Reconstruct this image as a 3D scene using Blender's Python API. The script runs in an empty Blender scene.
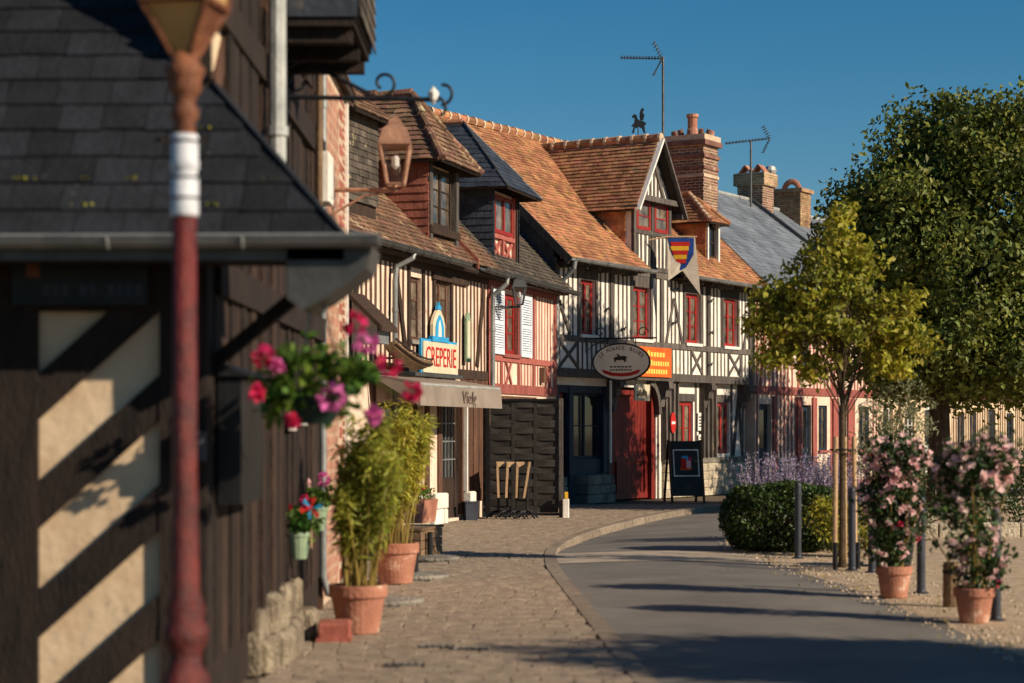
import bpy, math, random
import numpy as np
from mathutils import Vector, Matrix
R = math.radians
random.seed(7); rng = np.random.default_rng(7)
scene = bpy.context.scene
COL = scene.collection

# ------------------------------------------------------------------ camera, sky, sun, exposure
CAM_H, F_PX, HORIZON = 1.6, 2000.0, 428.0
cam_d = bpy.data.cameras.new('camera'); cam = bpy.data.objects.new('camera', cam_d); COL.objects.link(cam)
cam.location = (0, 0, CAM_H); cam.rotation_euler = (R(90), 0, 0)
cam_d.sensor_width = 36; cam_d.lens = F_PX * 36 / 1024
cam_d.shift_y = (HORIZON - 341.5) / 1024
cam_d.clip_start = .1; cam_d.clip_end = 3000
cam_d.dof.use_dof = True; cam_d.dof.focus_distance = 38; cam_d.dof.aperture_fstop = 1.65
scene.camera = cam
SUN_EL, SUN_AZ = 27.0, 27.0          # azimuth measured from +X towards the camera
sv = Vector((math.cos(R(SUN_EL)) * math.cos(R(SUN_AZ)), -math.cos(R(SUN_EL)) * math.sin(R(SUN_AZ)), math.sin(R(SUN_EL))))
w = bpy.data.worlds.new('World'); scene.world = w; w.use_nodes = True
nt = w.node_tree; nt.nodes.clear()
sky = nt.nodes.new('ShaderNodeTexSky'); sky.sky_type = 'NISHITA'; sky.sun_disc = False
sky.sun_elevation = R(SUN_EL); sky.sun_rotation = R(90 + SUN_AZ); sky.altitude = 50
sky.air_density = 1.0; sky.dust_density = 0; sky.ozone_density = 4
bg = nt.nodes.new('ShaderNodeBackground'); bg.inputs[1].default_value = .06
out = nt.nodes.new('ShaderNodeOutputWorld')
hsv = nt.nodes.new('ShaderNodeHueSaturation'); hsv.inputs['Saturation'].default_value = 1.36; hsv.inputs['Hue'].default_value = .492
nt.links.new(sky.outputs[0], hsv.inputs['Color']); nt.links.new(hsv.outputs[0], bg.inputs[0]); nt.links.new(bg.outputs[0], out.inputs[0])
sl = bpy.data.lights.new('sun', 'SUN'); sl.energy = 5; sl.angle = R(.55); sl.color = (1, .85, .65)
so = bpy.data.objects.new('sun', sl); COL.objects.link(so)
so.rotation_euler = (-sv).to_track_quat('-Z', 'Y').to_euler(); so.location = sv * 60
vs = scene.view_settings; vs.view_transform = 'Standard'; vs.look = 'None'; vs.gamma = 1; vs.exposure = .28
scene.cycles.max_bounces = 6; scene.cycles.transparent_max_bounces = 6
scene.cycles.use_denoising = True

# ------------------------------------------------------------------ helpers
def S(r, g, b):
    f = lambda c: (c / 255 / 12.92) if c / 255 <= .04045 else ((c / 255 + .055) / 1.055) ** 2.4
    return (f(r), f(g), f(b), 1)

def mat(name, col, col2=None, scale=3., rough=.8, bump=.15, bscale=None, obj=0., isl=0., metal=0., stretch=(1, 1, 1),
        spec=.3, hue=0., transl=0., streak=0., bdist=.02, col3=None, c3scale=1.3, c3cut=.62):
    m = bpy.data.materials.new(name); m.use_nodes = True
    t = m.node_tree; n = t.nodes; L = t.links
    p = n['Principled BSDF']
    p.inputs['Roughness'].default_value = rough; p.inputs['Metallic'].default_value = metal
    p.inputs['Specular IOR Level'].default_value = spec
    geo = n.new('ShaderNodeNewGeometry')
    mp = n.new('ShaderNodeMapping'); mp.inputs['Scale'].default_value = stretch
    L.new(geo.outputs['Position'], mp.inputs['Vector'])
    nz = n.new('ShaderNodeTexNoise'); nz.inputs['Scale'].default_value = scale; nz.inputs['Detail'].default_value = 6
    nz.inputs['Roughness'].default_value = .62
    L.new(mp.outputs[0], nz.inputs['Vector'])
    cr = n.new('ShaderNodeValToRGB'); cr.color_ramp.elements[0].position = .34; cr.color_ramp.elements[1].position = .68
    c2 = col2 or tuple(c * .72 for c in col[:3]) + (1,)
    cr.color_ramp.elements[0].color = c2; cr.color_ramp.elements[1].color = col
    L.new(nz.outputs['Fac'], cr.inputs[0]); cur = cr.outputs[0]
    if col3:
        n3 = n.new('ShaderNodeTexNoise'); n3.inputs['Scale'].default_value = c3scale; n3.inputs['Detail'].default_value = 7
        n3.inputs['Roughness'].default_value = .7
        L.new(geo.outputs['Position'], n3.inputs['Vector'])
        r3 = n.new('ShaderNodeValToRGB'); r3.color_ramp.elements[0].position = c3cut; r3.color_ramp.elements[1].position = c3cut + .07
        L.new(n3.outputs['Fac'], r3.inputs[0])
        mx = n.new('ShaderNodeMixRGB'); L.new(r3.outputs[0], mx.inputs[0]); L.new(cur, mx.inputs[1]); mx.inputs[2].default_value = col3
        cur = mx.outputs[0]
    if obj or isl or hue:
        hs = n.new('ShaderNodeHueSaturation')
        src = geo.outputs['Random Per Island'] if isl or not obj else None
        if obj and not isl:
            oi = n.new('ShaderNodeObjectInfo'); src = oi.outputs['Random']
        amp = isl or obj
        mr = n.new('ShaderNodeMapRange'); mr.inputs[3].default_value = 1 - amp; mr.inputs[4].default_value = 1 + amp
        L.new(src, mr.inputs[0]); L.new(mr.outputs[0], hs.inputs['Value'])
        if hue:
            wn = n.new('ShaderNodeTexWhiteNoise'); wn.noise_dimensions = '1D'; L.new(src, wn.inputs['W'])
            mh = n.new('ShaderNodeMapRange'); mh.inputs[3].default_value = .5 - hue; mh.inputs[4].default_value = .5 + hue
            L.new(wn.outputs['Value'], mh.inputs[0]); L.new(mh.outputs[0], hs.inputs['Hue'])
        L.new(cur, hs.inputs['Color']); cur = hs.outputs[0]
    L.new(cur, p.inputs['Base Color'])
    if bump:
        nb = n.new('ShaderNodeTexNoise'); nb.inputs['Scale'].default_value = bscale or scale * 6; nb.inputs['Detail'].default_value = 5
        L.new(mp.outputs[0], nb.inputs['Vector'])
        b = n.new('ShaderNodeBump'); b.inputs['Strength'].default_value = min(1, bump * 2); b.inputs['Distance'].default_value = bdist
        L.new(nb.outputs['Fac'], b.inputs['Height']); L.new(b.outputs[0], p.inputs['Normal'])
    if transl:
        tr = n.new('ShaderNodeBsdfTranslucent'); L.new(cur, tr.inputs['Color'])
        ms = n.new('ShaderNodeMixShader'); ms.inputs[0].default_value = transl
        L.new(p.outputs[0], ms.inputs[1]); L.new(tr.outputs[0], ms.inputs[2])
        L.new(ms.outputs[0], n['Material Output'].inputs[0])
    return m

class MB:
    def __init__(s): s.v = []; s.f = []
    def add(s, vs, fs):
        b = len(s.v); s.v += [tuple(v) for v in vs]; s.f += [tuple(b + i for i in f) for f in fs]; return s
    def box(s, x0, x1, y0, y1, z0, z1):
        return s.add([(x0,y0,z0),(x1,y0,z0),(x1,y1,z0),(x0,y1,z0),(x0,y0,z1),(x1,y0,z1),(x1,y1,z1),(x0,y1,z1)],
                     [(0,3,2,1),(4,5,6,7),(0,1,5,4),(1,2,6,5),(2,3,7,6),(3,0,4,7)])
    def cbox(s, x0, x1, y0, y1, z0, z1, c=.01):
        # box with chamfered vertical edges and top
        o = [(x0+c,y0),(x1-c,y0),(x1,y0+c),(x1,y1-c),(x1-c,y1),(x0+c,y1),(x0,y1-c),(x0,y0+c)]
        i = [(x0+2*c,y0+c),(x1-2*c,y0+c),(x1-c,y0+2*c),(x1-c,y1-2*c),(x1-2*c,y1-c),(x0+2*c,y1-c),(x0+c,y1-2*c),(x0+c,y0+2*c)]
        vs = [(a,b,z0) for a,b in o] + [(a,b,z1-c) for a,b in o] + [(a,b,z1) for a,b in i]
        fs = [tuple(range(7,-1,-1)), tuple(range(16,24))]
        for k in range(8):
            j = (k+1) % 8
            fs += [(k,j,8+j,8+k), (8+k,8+j,16+j,16+k)]
        return s.add(vs, fs)
    def bar(s, p0, p1, wd, ht, up=(0,0,1)):
        p0, p1 = Vector(p0), Vector(p1); d = (p1-p0).normalized(); up = Vector(up)
        a = d.cross(up)
        if a.length < 1e-5: a = d.cross(Vector((1,0,0)))
        a.normalize(); b = a.cross(d)
        a = a*wd/2; b = b*ht/2
        return s.add([p0-a-b,p0+a-b,p0+a+b,p0-a+b,p1-a-b,p1+a-b,p1+a+b,p1-a+b],
                     [(0,3,2,1),(4,5,6,7),(0,1,5,4),(1,2,6,5),(2,3,7,6),(3,0,4,7)])
    def tube(s, pts, r, n=8, cap=True):
        pts = [Vector(p) for p in pts]; k = len(pts)
        rs = r if isinstance(r, (list, tuple)) else [r]*k
        vs = []; ref = None
        for i, p in enumerate(pts):
            d = (pts[min(i+1,k-1)] - pts[max(i-1,0)]).normalized()
            if ref is None:
                ref = d.cross(Vector((0,0,1)))
                if ref.length < 1e-3: ref = d.cross(Vector((1,0,0)))
            a = (ref - d*ref.dot(d)).normalized(); ref = a; b = d.cross(a)
            for j in range(n):
                t = 2*math.pi*j/n; vs.append(p + (a*math.cos(t)+b*math.sin(t))*rs[i])
        fs = []
        for i in range(k-1):
            for j in range(n):
                q = (j+1) % n
                fs.append((i*n+j, i*n+q, (i+1)*n+q, (i+1)*n+j))
        if cap: fs += [tuple(range(n-1,-1,-1)), tuple((k-1)*n+j for j in range(n))]
        return s.add(vs, fs)
    def lathe(s, prof, c=(0,0), n=16, cap=True):
        vs = []
        for r, z in prof:
            for j in range(n):
                t = 2*math.pi*j/n; vs.append((c[0]+r*math.cos(t), c[1]+r*math.sin(t), z))
        fs = []; k = len(prof)
        for i in range(k-1):
            for j in range(n):
                q = (j+1) % n; fs.append((i*n+j, i*n+q, (i+1)*n+q, (i+1)*n+j))
        if cap: fs += [tuple(range(n-1,-1,-1)), tuple((k-1)*n+j for j in range(n))]
        return s.add(vs, fs)
    def prism(s, pts, ext):
        pts = [Vector(p) for p in pts]; e = Vector(ext); n = len(pts)
        fs = [tuple(range(n-1,-1,-1)), tuple(range(n,2*n))]
        for i in range(n): j = (i+1) % n; fs.append((i,j,n+j,n+i))
        return s.add(pts + [p+e for p in pts], fs)
    def mesh(s, name, m, smooth=False):
        me = bpy.data.meshes.new(name); me.from_pydata(s.v, [], s.f)
        if m: me.materials.append(m)
        if smooth: me.shade_smooth()
        me.update(); return me
    def build(s, name, m, parent=None, smooth=False, kind=None):
        o = bpy.data.objects.new(name, s.mesh(name, m, smooth)); COL.objects.link(o)
        if parent: o.parent = parent
        if kind: o['kind'] = kind
        return o

def tag(o, label, cat=None, group=None, kind=None):
    o['label'] = label
    if cat: o['category'] = cat
    if group: o['group'] = group
    if kind: o['kind'] = kind
    return o
def thing(name, label, cat, loc=(0,0,0), rz=0., group=None):
    o = bpy.data.objects.new(name, None); COL.objects.link(o); o.location = loc; o.rotation_euler = (0,0,rz)
    return tag(o, label, cat, group)
def struct(o, label=None):
    o['kind'] = 'structure'
    if label: o['label'] = label
    return o
_unit = {}
def unit(m):
    if m.name not in _unit: _unit[m.name] = MB().box(-.5,.5,-.5,.5,-.5,.5).mesh('unit_'+m.name, m)
    return _unit[m.name]
_warp = {}
def warped(m):
    if m.name not in _warp:
        L_ = []
        for k in range(6):
            b = random.uniform(-.3,.3); c = random.uniform(-.15,.15); mb = MB(); vs = []
            for i, z in enumerate((-.5,-.2,.15,.5)):
                o = b*(.25-z*z)+random.uniform(-.06,.06); w_ = .5+c*z+random.uniform(-.05,.05)
                vs += [(o-w_,-.5,z),(o+w_,-.5,z),(o+w_,.5,z),(o-w_,.5,z)]
            fs = [(3,2,1,0),(12,13,14,15)]+[(i*4+j,i*4+(j+1)%4,i*4+4+(j+1)%4,i*4+4+j) for i in range(3) for j in range(4)]
            L_.append(mb.add(vs, fs).mesh('stud_'+m.name, m))
        _warp[m.name] = L_
    return random.choice(_warp[m.name])
def piece(name, par, m, x0, x1, y0, y1, z0, z1, rot=None):
    o = bpy.data.objects.new(name, unit(m)); COL.objects.link(o); o.parent = par
    o.location = ((x0+x1)/2, (y0+y1)/2, (z0+z1)/2); o.scale = (abs(x1-x0), abs(y1-y0), abs(z1-z0))
    if rot: o.rotation_euler = rot
    return o
def brace(name, par, m, a, b, wd, y0=-.02, y1=.04):
    """diagonal in the facade plane between (x,z) points"""
    dx, dz = b[0]-a[0], b[1]-a[1]; l = math.hypot(dx, dz)
    o = bpy.data.objects.new(name, unit(m)); COL.objects.link(o); o.parent = par
    o.location = ((a[0]+b[0])/2, (y0+y1)/2, (a[1]+b[1])/2); o.scale = (l, y1-y0, wd)
    o.rotation_euler = (0, -math.atan2(dz, dx), 0); return o
def studs(par, m, x0, x1, z0, z1, pitch=.2, wd=.095, proud=.005, skip=(), name='stud'):
    n = max(1, round((x1-x0)/pitch)); st = (x1-x0)/n
    for i in range(n+1):
        x = x0+i*st+random.uniform(-.012,.012); ww = wd*random.uniform(.85,1.12)
        if any(a-ww/2 < x < b+ww/2 for a, b in skip): continue
        o = piece(name, par, m, x-ww/2, x+ww/2, -proud-random.uniform(0,.002), .04, z0, z1, (0, random.uniform(-.014,.014), 0)); o.data = warped(m)
def wall_holes(par, m, L, z0, z1, holes, y0=0., th=.3, x0=0., name='wall'):
    xs = sorted({x0, L, *[h[0] for h in holes], *[h[1] for h in holes]})
    mb = MB()
    for a, b in zip(xs[:-1], xs[1:]):
        mid = (a+b)/2; zz = z0
        for h in sorted([h for h in holes if h[0] < mid < h[1]], key=lambda h: h[2]):
            if h[2] > zz+1e-4: mb.box(a, b, y0, y0+th, zz, h[2])
            zz = h[3]
        if zz < z1-1e-4: mb.box(a, b, y0, y0+th, zz, z1)
    return mb.build(name, m, par)
def window(par, fm, gm, x0, x1, z0, z1, nx=2, nz=3, y=.08, fw=.05, sill=None, bar=.025, jambs=True):
    mb = MB(); d = .05
    mb.box(x0, x0+fw, y, y+d, z0, z1); mb.box(x1-fw, x1, y, y+d, z0, z1)
    mb.box(x0+fw, x1-fw, y+.002, y+d, z0, z0+fw); mb.box(x0+fw, x1-fw, y+.002, y+d, z1-fw, z1)
    xm = (x0+x1)/2
    if nx > 1: mb.box(xm-fw*.6, xm+fw*.6, y-.006, y+d, z0+fw, z1-fw)
    fr = mb.build('window', fm, par)
    X = [x0+fw+(x1-x0-2*fw)*i/nx for i in range(nx+1)]; Z = [z0+fw+(z1-z0-2*fw)*i/nz for i in range(nz+1)]
    for k in range(1, nz): piece('glazing_bar', fr, fm, x0+fw, x1-fw, y+.008, y+d-.004, Z[k]-bar/2, Z[k]+bar/2)
    for i in range(nx):
        for k in range(nz):
            a = random.uniform(-.006, .006)
            piece('pane', fr, gm, X[i], X[i+1], y+.022, y+.028, Z[k], Z[k+1], (a, 0, a*.7))
    if sill: piece('sill', fr, sill, x0-.05, x1+.05, -.07, y, z0-.07, z0-.002)
    return fr

def in_poly(p, poly):
    x, y = p; c = False; n = len(poly)
    for i in range(n):
        (x1,y1),(x2,y2) = poly[i], poly[(i+1)%n]
        if (y1 > y) != (y2 > y) and x < (x2-x1)*(y-y1)/(y2-y1)+x1: c = not c
    return c
def area(p): return .5*sum(p[i][0]*p[(i+1)%len(p)][1]-p[(i+1)%len(p)][0]*p[i][1] for i in range(len(p)))
def clip_poly(sub_, cl):
    out = list(sub_)
    for i in range(len(cl)):
        a, b = cl[i], cl[(i+1)%len(cl)]; inp = out; out = []
        if not inp: return []
        side = lambda p: (b[0]-a[0])*(p[1]-a[1])-(b[1]-a[1])*(p[0]-a[0])
        for j in range(len(inp)):
            p, q = inp[j], inp[(j+1)%len(inp)]; sp, sq = side(p), side(q)
            if sp >= 0: out.append(p)
            if (sp >= 0) != (sq >= 0):
                f = sp/(sp-sq); out.append((p[0]+(q[0]-p[0])*f, p[1]+(q[1]-p[1])*f))
    return out
def tile_face(mb, pts, tw, te, th, jit=.3, sag=0., holes=(), singles=None, clip=True):
    """courses of tiles over a planar 3D polygon whose first edge is the eave"""
    P = [Vector(p) for p in pts]; O = P[0]; U = (P[1]-P[0]).normalized()
    N = None
    for i in range(2, len(P)):
        N = U.cross(P[i]-P[0])
        if N.length > 1e-4: break
    N.normalize(); V = N.cross(U)
    if V.dot(P[2]-P[1]) < 0 and V.dot(P[-1]-P[0]) < 0: V = -V
    N = U.cross(V)
    poly = [((p-O).dot(U), (p-O).dot(V)) for p in P]
    if N.z < -.01: N = -N
    us = [p[0] for p in poly]; vv = [p[1] for p in poly]
    cx_, cy_ = sum(us)/len(us), sum(vv)/len(vv); polyx = [(cx_+(a_-cx_)*1.0005, cy_+(b_-cy_)*1.0005) for a_, b_ in poly]
    if area(poly) < 0: poly = poly[::-1]
    nr = int((max(vv)-min(vv))/te)+1
    for j in range(nr):
        v0 = min(vv)+j*te; u = min(us)-random.random()*tw
        while u < max(us):
            wv = tw*random.uniform(1-jit*.6, 1+jit*.6)
            cu, cv = u+wv/2, v0+te*.5
            cor = [(u+.004,v0),(u+wv-.002,v0),(u+wv-.002,v0+te*1.28),(u+.004,v0+te*1.28)]
            if clip and not all(in_poly(c_, polyx) for c_ in cor):
                cp = clip_poly(cor, poly)
                if len(cp) > 2 and abs(area(cp)) > .12*wv*te:
                    h_ = lambda v_: th*1.9+(th*.55-th*1.9)*(v_-v0)/(te*1.28)
                    k_ = len(cp); m_ = mb if singles is None else MB()
                    if area(cp) < 0: cp = cp[::-1]
                    m_.add([O+U*a_+V*b_+N*h_(b_) for a_, b_ in cp]+[O+U*a_+V*b_+N*(h_(b_)-th) for a_, b_ in cp], [tuple(range(k_))]+[(i_,k_+i_,k_+(i_+1)%k_,(i_+1)%k_) for i_ in range(k_)])
                    if singles is not None: singles.append(m_)
            elif in_poly((cu, cv), poly) and not any(in_poly((cu,cv),h) for h in holes):
                a = max(u+.004, min(us)); b = min(u+wv-.002, max(us))
                dv = random.uniform(-1,1)*te*jit*.16; dh = random.random()*th*jit
                rr = random.uniform(-1,1)*te*jit*.06
                sg = -sag*math.sin(math.pi*min(1,max(0,(cu-min(us))/(max(us)-min(us)+1e-6))))*min(1, v0/max(.1,max(vv)))
                h0 = th*1.9+dh+sg; h1 = th*.55+dh*.3+sg; e = v0+te*1.28
                e = min(e, max(vv)+.02)
                q = lambda uu, v_, hh: O+U*uu+V*v_+N*hh
                m_ = mb if singles is None else MB()
                m_.add([q(a,v0+dv+rr,h0), q(b,v0+dv-rr,h0), q(b,e,h1), q(a,e,h1), q(a,v0+dv+rr,h0-th), q(b,v0+dv-rr,h0-th), q(b,e,h1-th*.5), q(a,e,h1-th*.5)],
                       [(0,1,2,3),(0,4,5,1),(0,3,7,4),(1,5,6,2),(4,7,6,5)])
                if singles is not None: singles.append(m_)
            u += wv
def deck(mb, pts, th=.05):
    P = [Vector(p) for p in pts]; N = (P[1]-P[0]).cross(P[2]-P[0]).normalized()
    if N.z > 0: N = -N
    mb.prism(P, N*th)
def roof(par, faces, md, mt, tw, te, th, name='roof', tname='tile_courses', jit=.3, sag=0., holes=None):
    d = MB(); t = MB()
    for i, f in enumerate(faces):
        deck(d, [Vector(p)-Vector((0,0,sag)) for p in f]); tile_face(t, f, tw, te, th, jit, sag, (holes or {}).get(i, ()))
    r = d.build(name, md, par); t.build(tname, mt, r, kind='stuff'); return r
def caps(par, m, p0, p1, r=.11, l=.33, name='ridge_caps', mortar=None):
    p0, p1 = Vector(p0), Vector(p1); n = max(1, round((p1-p0).length/l)); d = (p1-p0)/n
    mb = MB(); mo = MB()
    for i in range(n):
        a = p0+d*i; b = a+d*.97; j = random.uniform(-.012,.012)
        mb.tube([a+Vector((0,0,j)), b+Vector((0,0,j+random.uniform(-.01,.01)))], [r*1.08, r*.94], 8)
        mo.tube([a-d*.07+Vector((0,0,j)), a+d*.12+Vector((0,0,j))], r*1.16, 8)
    o = mb.build(name, m, par, kind='stuff')
    if mortar: mo.build('mortar_joints', mortar, o, kind='stuff')
    return o
def gutter(par, m, p0, p1, r=.07, name='gutter'):
    p0, p1 = Vector(p0), Vector(p1); d = (p1-p0).normalized(); a = d.cross(Vector((0,0,1))).normalized()
    mb = MB(); n = 7; prof = [(math.cos(math.pi+math.pi*k/(n-1)), math.sin(math.pi+math.pi*k/(n-1))) for k in range(n)]
    for p_out in (1.,):
        vs = [p0+a*(c*r)+Vector((0,0,s*r)) for c, s in prof]+[p1+a*(c*r)+Vector((0,0,s*r)) for c, s in prof]
        vs += [p0+a*(c*r*.86)+Vector((0,0,s*r*.86)) for c, s in prof]+[p1+a*(c*r*.86)+Vector((0,0,s*r*.86)) for c, s in prof]
        fs = []
        for k in range(n-1): fs += [(k,k+1,n+k+1,n+k), (2*n+k,3*n+k,3*n+k+1,2*n+k+1), (k,2*n+k,2*n+k+1,k+1), (n+k,n+k+1,3*n+k+1,3*n+k)]
        fs += [(0,n,3*n,2*n), (n-1,3*n-1,4*n-1,2*n-1)]
        mb.add(vs, fs)
    mb.tube([p0-a*r, p1-a*r], .012, 6); mb.tube([p0+a*r, p1+a*r], .012, 6)
    L = (p1-p0).length
    for k in range(1, int(L/.7)):
        c = p0+d*(k*.7); mb.tube([c+a*(math.cos(t)*r*1.06)+Vector((0,0,math.sin(t)*r*1.06)) for t in [math.pi+math.pi*i/6 for i in range(7)]], .01, 4)
    return mb.build(name, m, par, smooth=False)
def text(par, body, m, loc, size, rot=(R(90),0,0), ext=.004, name='lettering', align='CENTER', sx=1., shear=0.):
    c = bpy.data.curves.new(name, 'FONT'); c.body = body; c.size = size; c.extrude = ext; c.align_x = align; c.align_y = 'CENTER'
    c.shear = shear; c.materials.append(m); c.resolution_u = 3
    tmp = bpy.data.objects.new(name, c); COL.objects.link(tmp)
    bpy.context.view_layer.update(); me = bpy.data.meshes.new_from_object(tmp.evaluated_get(bpy.context.evaluated_depsgraph_get()))
    bpy.data.objects.remove(tmp); me.name = name
    if not me.materials: me.materials.append(m)
    o = bpy.data.objects.new(name, me); COL.objects.link(o); o.parent = par; o.location = loc; o.rotation_euler = rot; o.scale = (sx,1,1)
    return o
def np_mesh(name, V, Fq, m, parent=None, kind=None, smooth=False):
    me = bpy.data.meshes.new(name); nv = len(V); nf = len(Fq); k = Fq.shape[1]
    me.vertices.add(nv); me.vertices.foreach_set('co', V.astype(np.float32).ravel())
    me.loops.add(nf*k); me.loops.foreach_set('vertex_index', Fq.astype(np.int32).ravel())
    me.polygons.add(nf); me.polygons.foreach_set('loop_start', np.arange(0, nf*k, k, dtype=np.int32))
    me.polygons.foreach_set('loop_total', np.full(nf, k, dtype=np.int32))
    me.materials.append(m); me.update(calc_edges=True); me.validate()
    if smooth: me.shade_smooth()
    o = bpy.data.objects.new(name, me); COL.objects.link(o)
    if parent: o.parent = parent
    if kind: o['kind'] = kind
    return o
def leaves(name, C, size, m, parent=None, aspect=.5, up=.35, var=.35, dirs=None, kind=None, fold=.18, droop=0., norms=None):
    """one folded leaf (two triangles, shared midrib) at each centre"""
    C = np.asarray(C); n = len(C)
    D = rng.normal(size=(n,3)) if dirs is None else dirs+rng.normal(size=(n,3))*.35
    D[:,2] -= droop
    D /= np.linalg.norm(D, axis=1, keepdims=True)+1e-9
    U = rng.normal(size=(n,3)); U[:,2] += up*3
    if norms is not None: U = norms*2.2+rng.normal(size=(n,3))*.45
    W = np.cross(D, U); W /= np.linalg.norm(W, axis=1, keepdims=True)+1e-9
    N = np.cross(W, D)
    s = (size*(1+var*rng.uniform(-1,1,n)))[:,None]
    V = np.empty((n,4,3))
    V[:,0] = C-D*s*.5; V[:,2] = C+D*s*.5
    V[:,1] = C+W*s*aspect*.5+N*s*fold-D*s*.05; V[:,3] = C-W*s*aspect*.5+N*s*fold-D*s*.05
    b = np.arange(n)[:,None]*4
    F = np.concatenate([b+np.array([[0,1,2]]), b+np.array([[0,2,3]])], axis=0)
    return np_mesh(name, V.reshape(-1,3), F, m, parent, kind)
def clumps(ells, n_cl, per, rad, flat=.75, inner=.35, rough=.22):
    """leaf centres gathered in clumps spread through ellipsoids [(cx,cy,cz,rx,ry,rz,weight)]"""
    wts = np.array([e[6] for e in ells], float); wts /= wts.sum()
    idx = rng.choice(len(ells), n_cl, p=wts); out = []; cs = []; dd_ = []
    for i in idx:
        e = ells[i]; d = rng.normal(size=3); d /= np.linalg.norm(d)
        r = (inner+(1-inner)*rng.random()**.45)*(1+rough*rng.normal()*.5)
        c = np.array(e[:3])+d*np.array(e[3:6])*min(r, 1.12)
        k = max(3, int(per*rng.uniform(.5, 1.5))); rr = rad*rng.uniform(.6, 1.35)
        q = rng.normal(size=(k,3))*rr*.55*np.array([1,1,flat])
        q *= np.minimum(1, rr*1.0/(np.linalg.norm(q,axis=1,keepdims=True)+1e-6))
        out.append(c+q); cs.append(c); dd_.append(q/(np.linalg.norm(q,axis=1,keepdims=True)+1e-6)+np.array([0,0,.15]))
    global CLDIR; CLDIR = np.concatenate(dd_)
    return np.concatenate(out), np.array(cs)
# ------------------------------------------------------------------ materials
M = {}
M['white'] = mat('white_limewash', S(238,231,220), S(212,202,188), 2.5, .9, .2, col3=S(186,172,152), c3scale=1.6, c3cut=.62)
M['cream'] = mat('cream_plaster', S(224,200,168), S(196,168,136), 2.2, .92, .25, col3=S(170,146,116), c3scale=1.7, c3cut=.63)
M['pinkcream'] = mat('pale_plaster', S(230,208,188), S(204,176,154), 2.2, .92, .2, col3=S(176,150,128), c3scale=1.7, c3cut=.62)
M['grey_timber'] = mat('grey_oak', S(106,98,92), S(70,65,61), 5, .85, .4, obj=.22, stretch=(3,3,.5))
M['brown_timber'] = mat('brown_oak', S(108,76,58), S(70,48,37), 5, .8, .4, obj=.25, stretch=(3,3,.5))
M['dark_timber'] = mat('dark_oak', S(74,54,42), S(42,32,27), 5, .8, .4, obj=.25, stretch=(3,3,.6))
M['fg_timber'] = mat('tarred_oak', S(52,40,34), S(30,24,21), 5, .85, .4, obj=.25, stretch=(3,3,.6))
M['gate_red'] = mat('dull_red_gate', S(132,38,29), S(98,28,22), 3, .55, .15, obj=.12, stretch=(3,3,.5))
M['red_timber'] = mat('red_painted_timber', S(172,98,88), S(138,74,66), 4, .75, .3, obj=.15, stretch=(3,3,.6))
M['red'] = mat('red_paint', S(158,36,28), S(124,26,20), 3, .5, .1, spec=.45)
M['blue'] = mat('blue_paint', S(38,54,72), S(27,38,50), 3, .6, .15)
M['glass'] = mat('window_glass', S(38,40,42), S(24,25,27), 2, .06, 0, spec=.7, obj=.3)
M['curtain_glass'] = mat('curtained_glass', S(128,112,94), S(60,54,48), 5, .1, 0, spec=.6, obj=.35)
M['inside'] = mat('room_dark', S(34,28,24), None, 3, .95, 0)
M['tile_orange'] = mat('orange_clay_tile', S(184,132,94), S(142,98,70), 2.2, .95, .3, isl=.34, hue=.015, col3=S(126,108,84), c3scale=1.1, c3cut=.6)
M['tile_brown'] = mat('old_brown_tile', S(136,104,82), S(96,72,58), 3, .95, .35, isl=.35, hue=.02, col3=S(176,160,128), c3scale=3.2, c3cut=.57)
M['tile_grey'] = mat('mossy_grey_tile', S(98,88,78), S(62,56,50), 3, .95, .35, isl=.35, hue=.02, col3=S(150,138,108), c3scale=3.5, c3cut=.6)
M['hung'] = mat('hung_clay_tile', S(158,102,78), S(120,74,56), 3, .85, .25, obj=.25, isl=.28, hue=.015)
M['hung_o'] = mat('orange_hung_tile', S(204,142,98), S(168,106,70), 3, .85, .25, isl=.3, hue=.02)
M['slate'] = mat('dark_slate', S(64,70,80), S(44,48,56), 3, .55, .2, isl=.3, obj=0, spec=.4, col3=S(92,88,80), c3scale=2.4, c3cut=.66)
M['slate_one'] = mat('blue_black_slate', S(38,40,46), S(25,27,31), 4, .85, .3, obj=.35, spec=.25, col3=S(84,80,68), c3scale=3.5, c3cut=.66)
M['slate_light'] = mat('weathered_slate', S(126,132,140), S(92,98,106), 1.2, .6, .2, isl=.2, spec=.45, col3=S(164,162,154), c3scale=1.6, c3cut=.64)
M['deck'] = mat('roof_boarding', S(58,48,42), None, 4, .95, .1)
M['zinc'] = mat('zinc', S(150,152,150), S(112,114,114), 3, .5, .12, metal=.35, spec=.5)
M['zinc_dark'] = mat('dark_zinc', S(92,92,90), S(66,66,64), 4, .5, .12, metal=.35, spec=.5)
M['zinc_pale'] = mat('pale_zinc_pipe', S(190,190,184), S(150,152,148), 5, .5, .1, metal=.2)
M['brick'] = mat('red_brick', S(172,108,86), S(134,78,62), 4, .9, .3, isl=.3, obj=.0, hue=.015)
M['brick_old'] = mat('chimney_brick', S(142,106,88), S(98,74,62), 3, .92, .35, isl=.35, hue=.02, col3=S(176,158,130), c3scale=3, c3cut=.6)
M['brick_yellow'] = mat('lichen_brick', S(176,150,110), S(128,98,72), 3, .92, .35, isl=.25, hue=.02)
M['mortar'] = mat('lime_mortar', S(214,190,164), S(178,152,128), 8, .95, .3)
M['stone'] = mat('pale_limestone', S(206,192,168), S(158,144,122), 4, .92, .5, obj=.15, bdist=.04)
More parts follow.
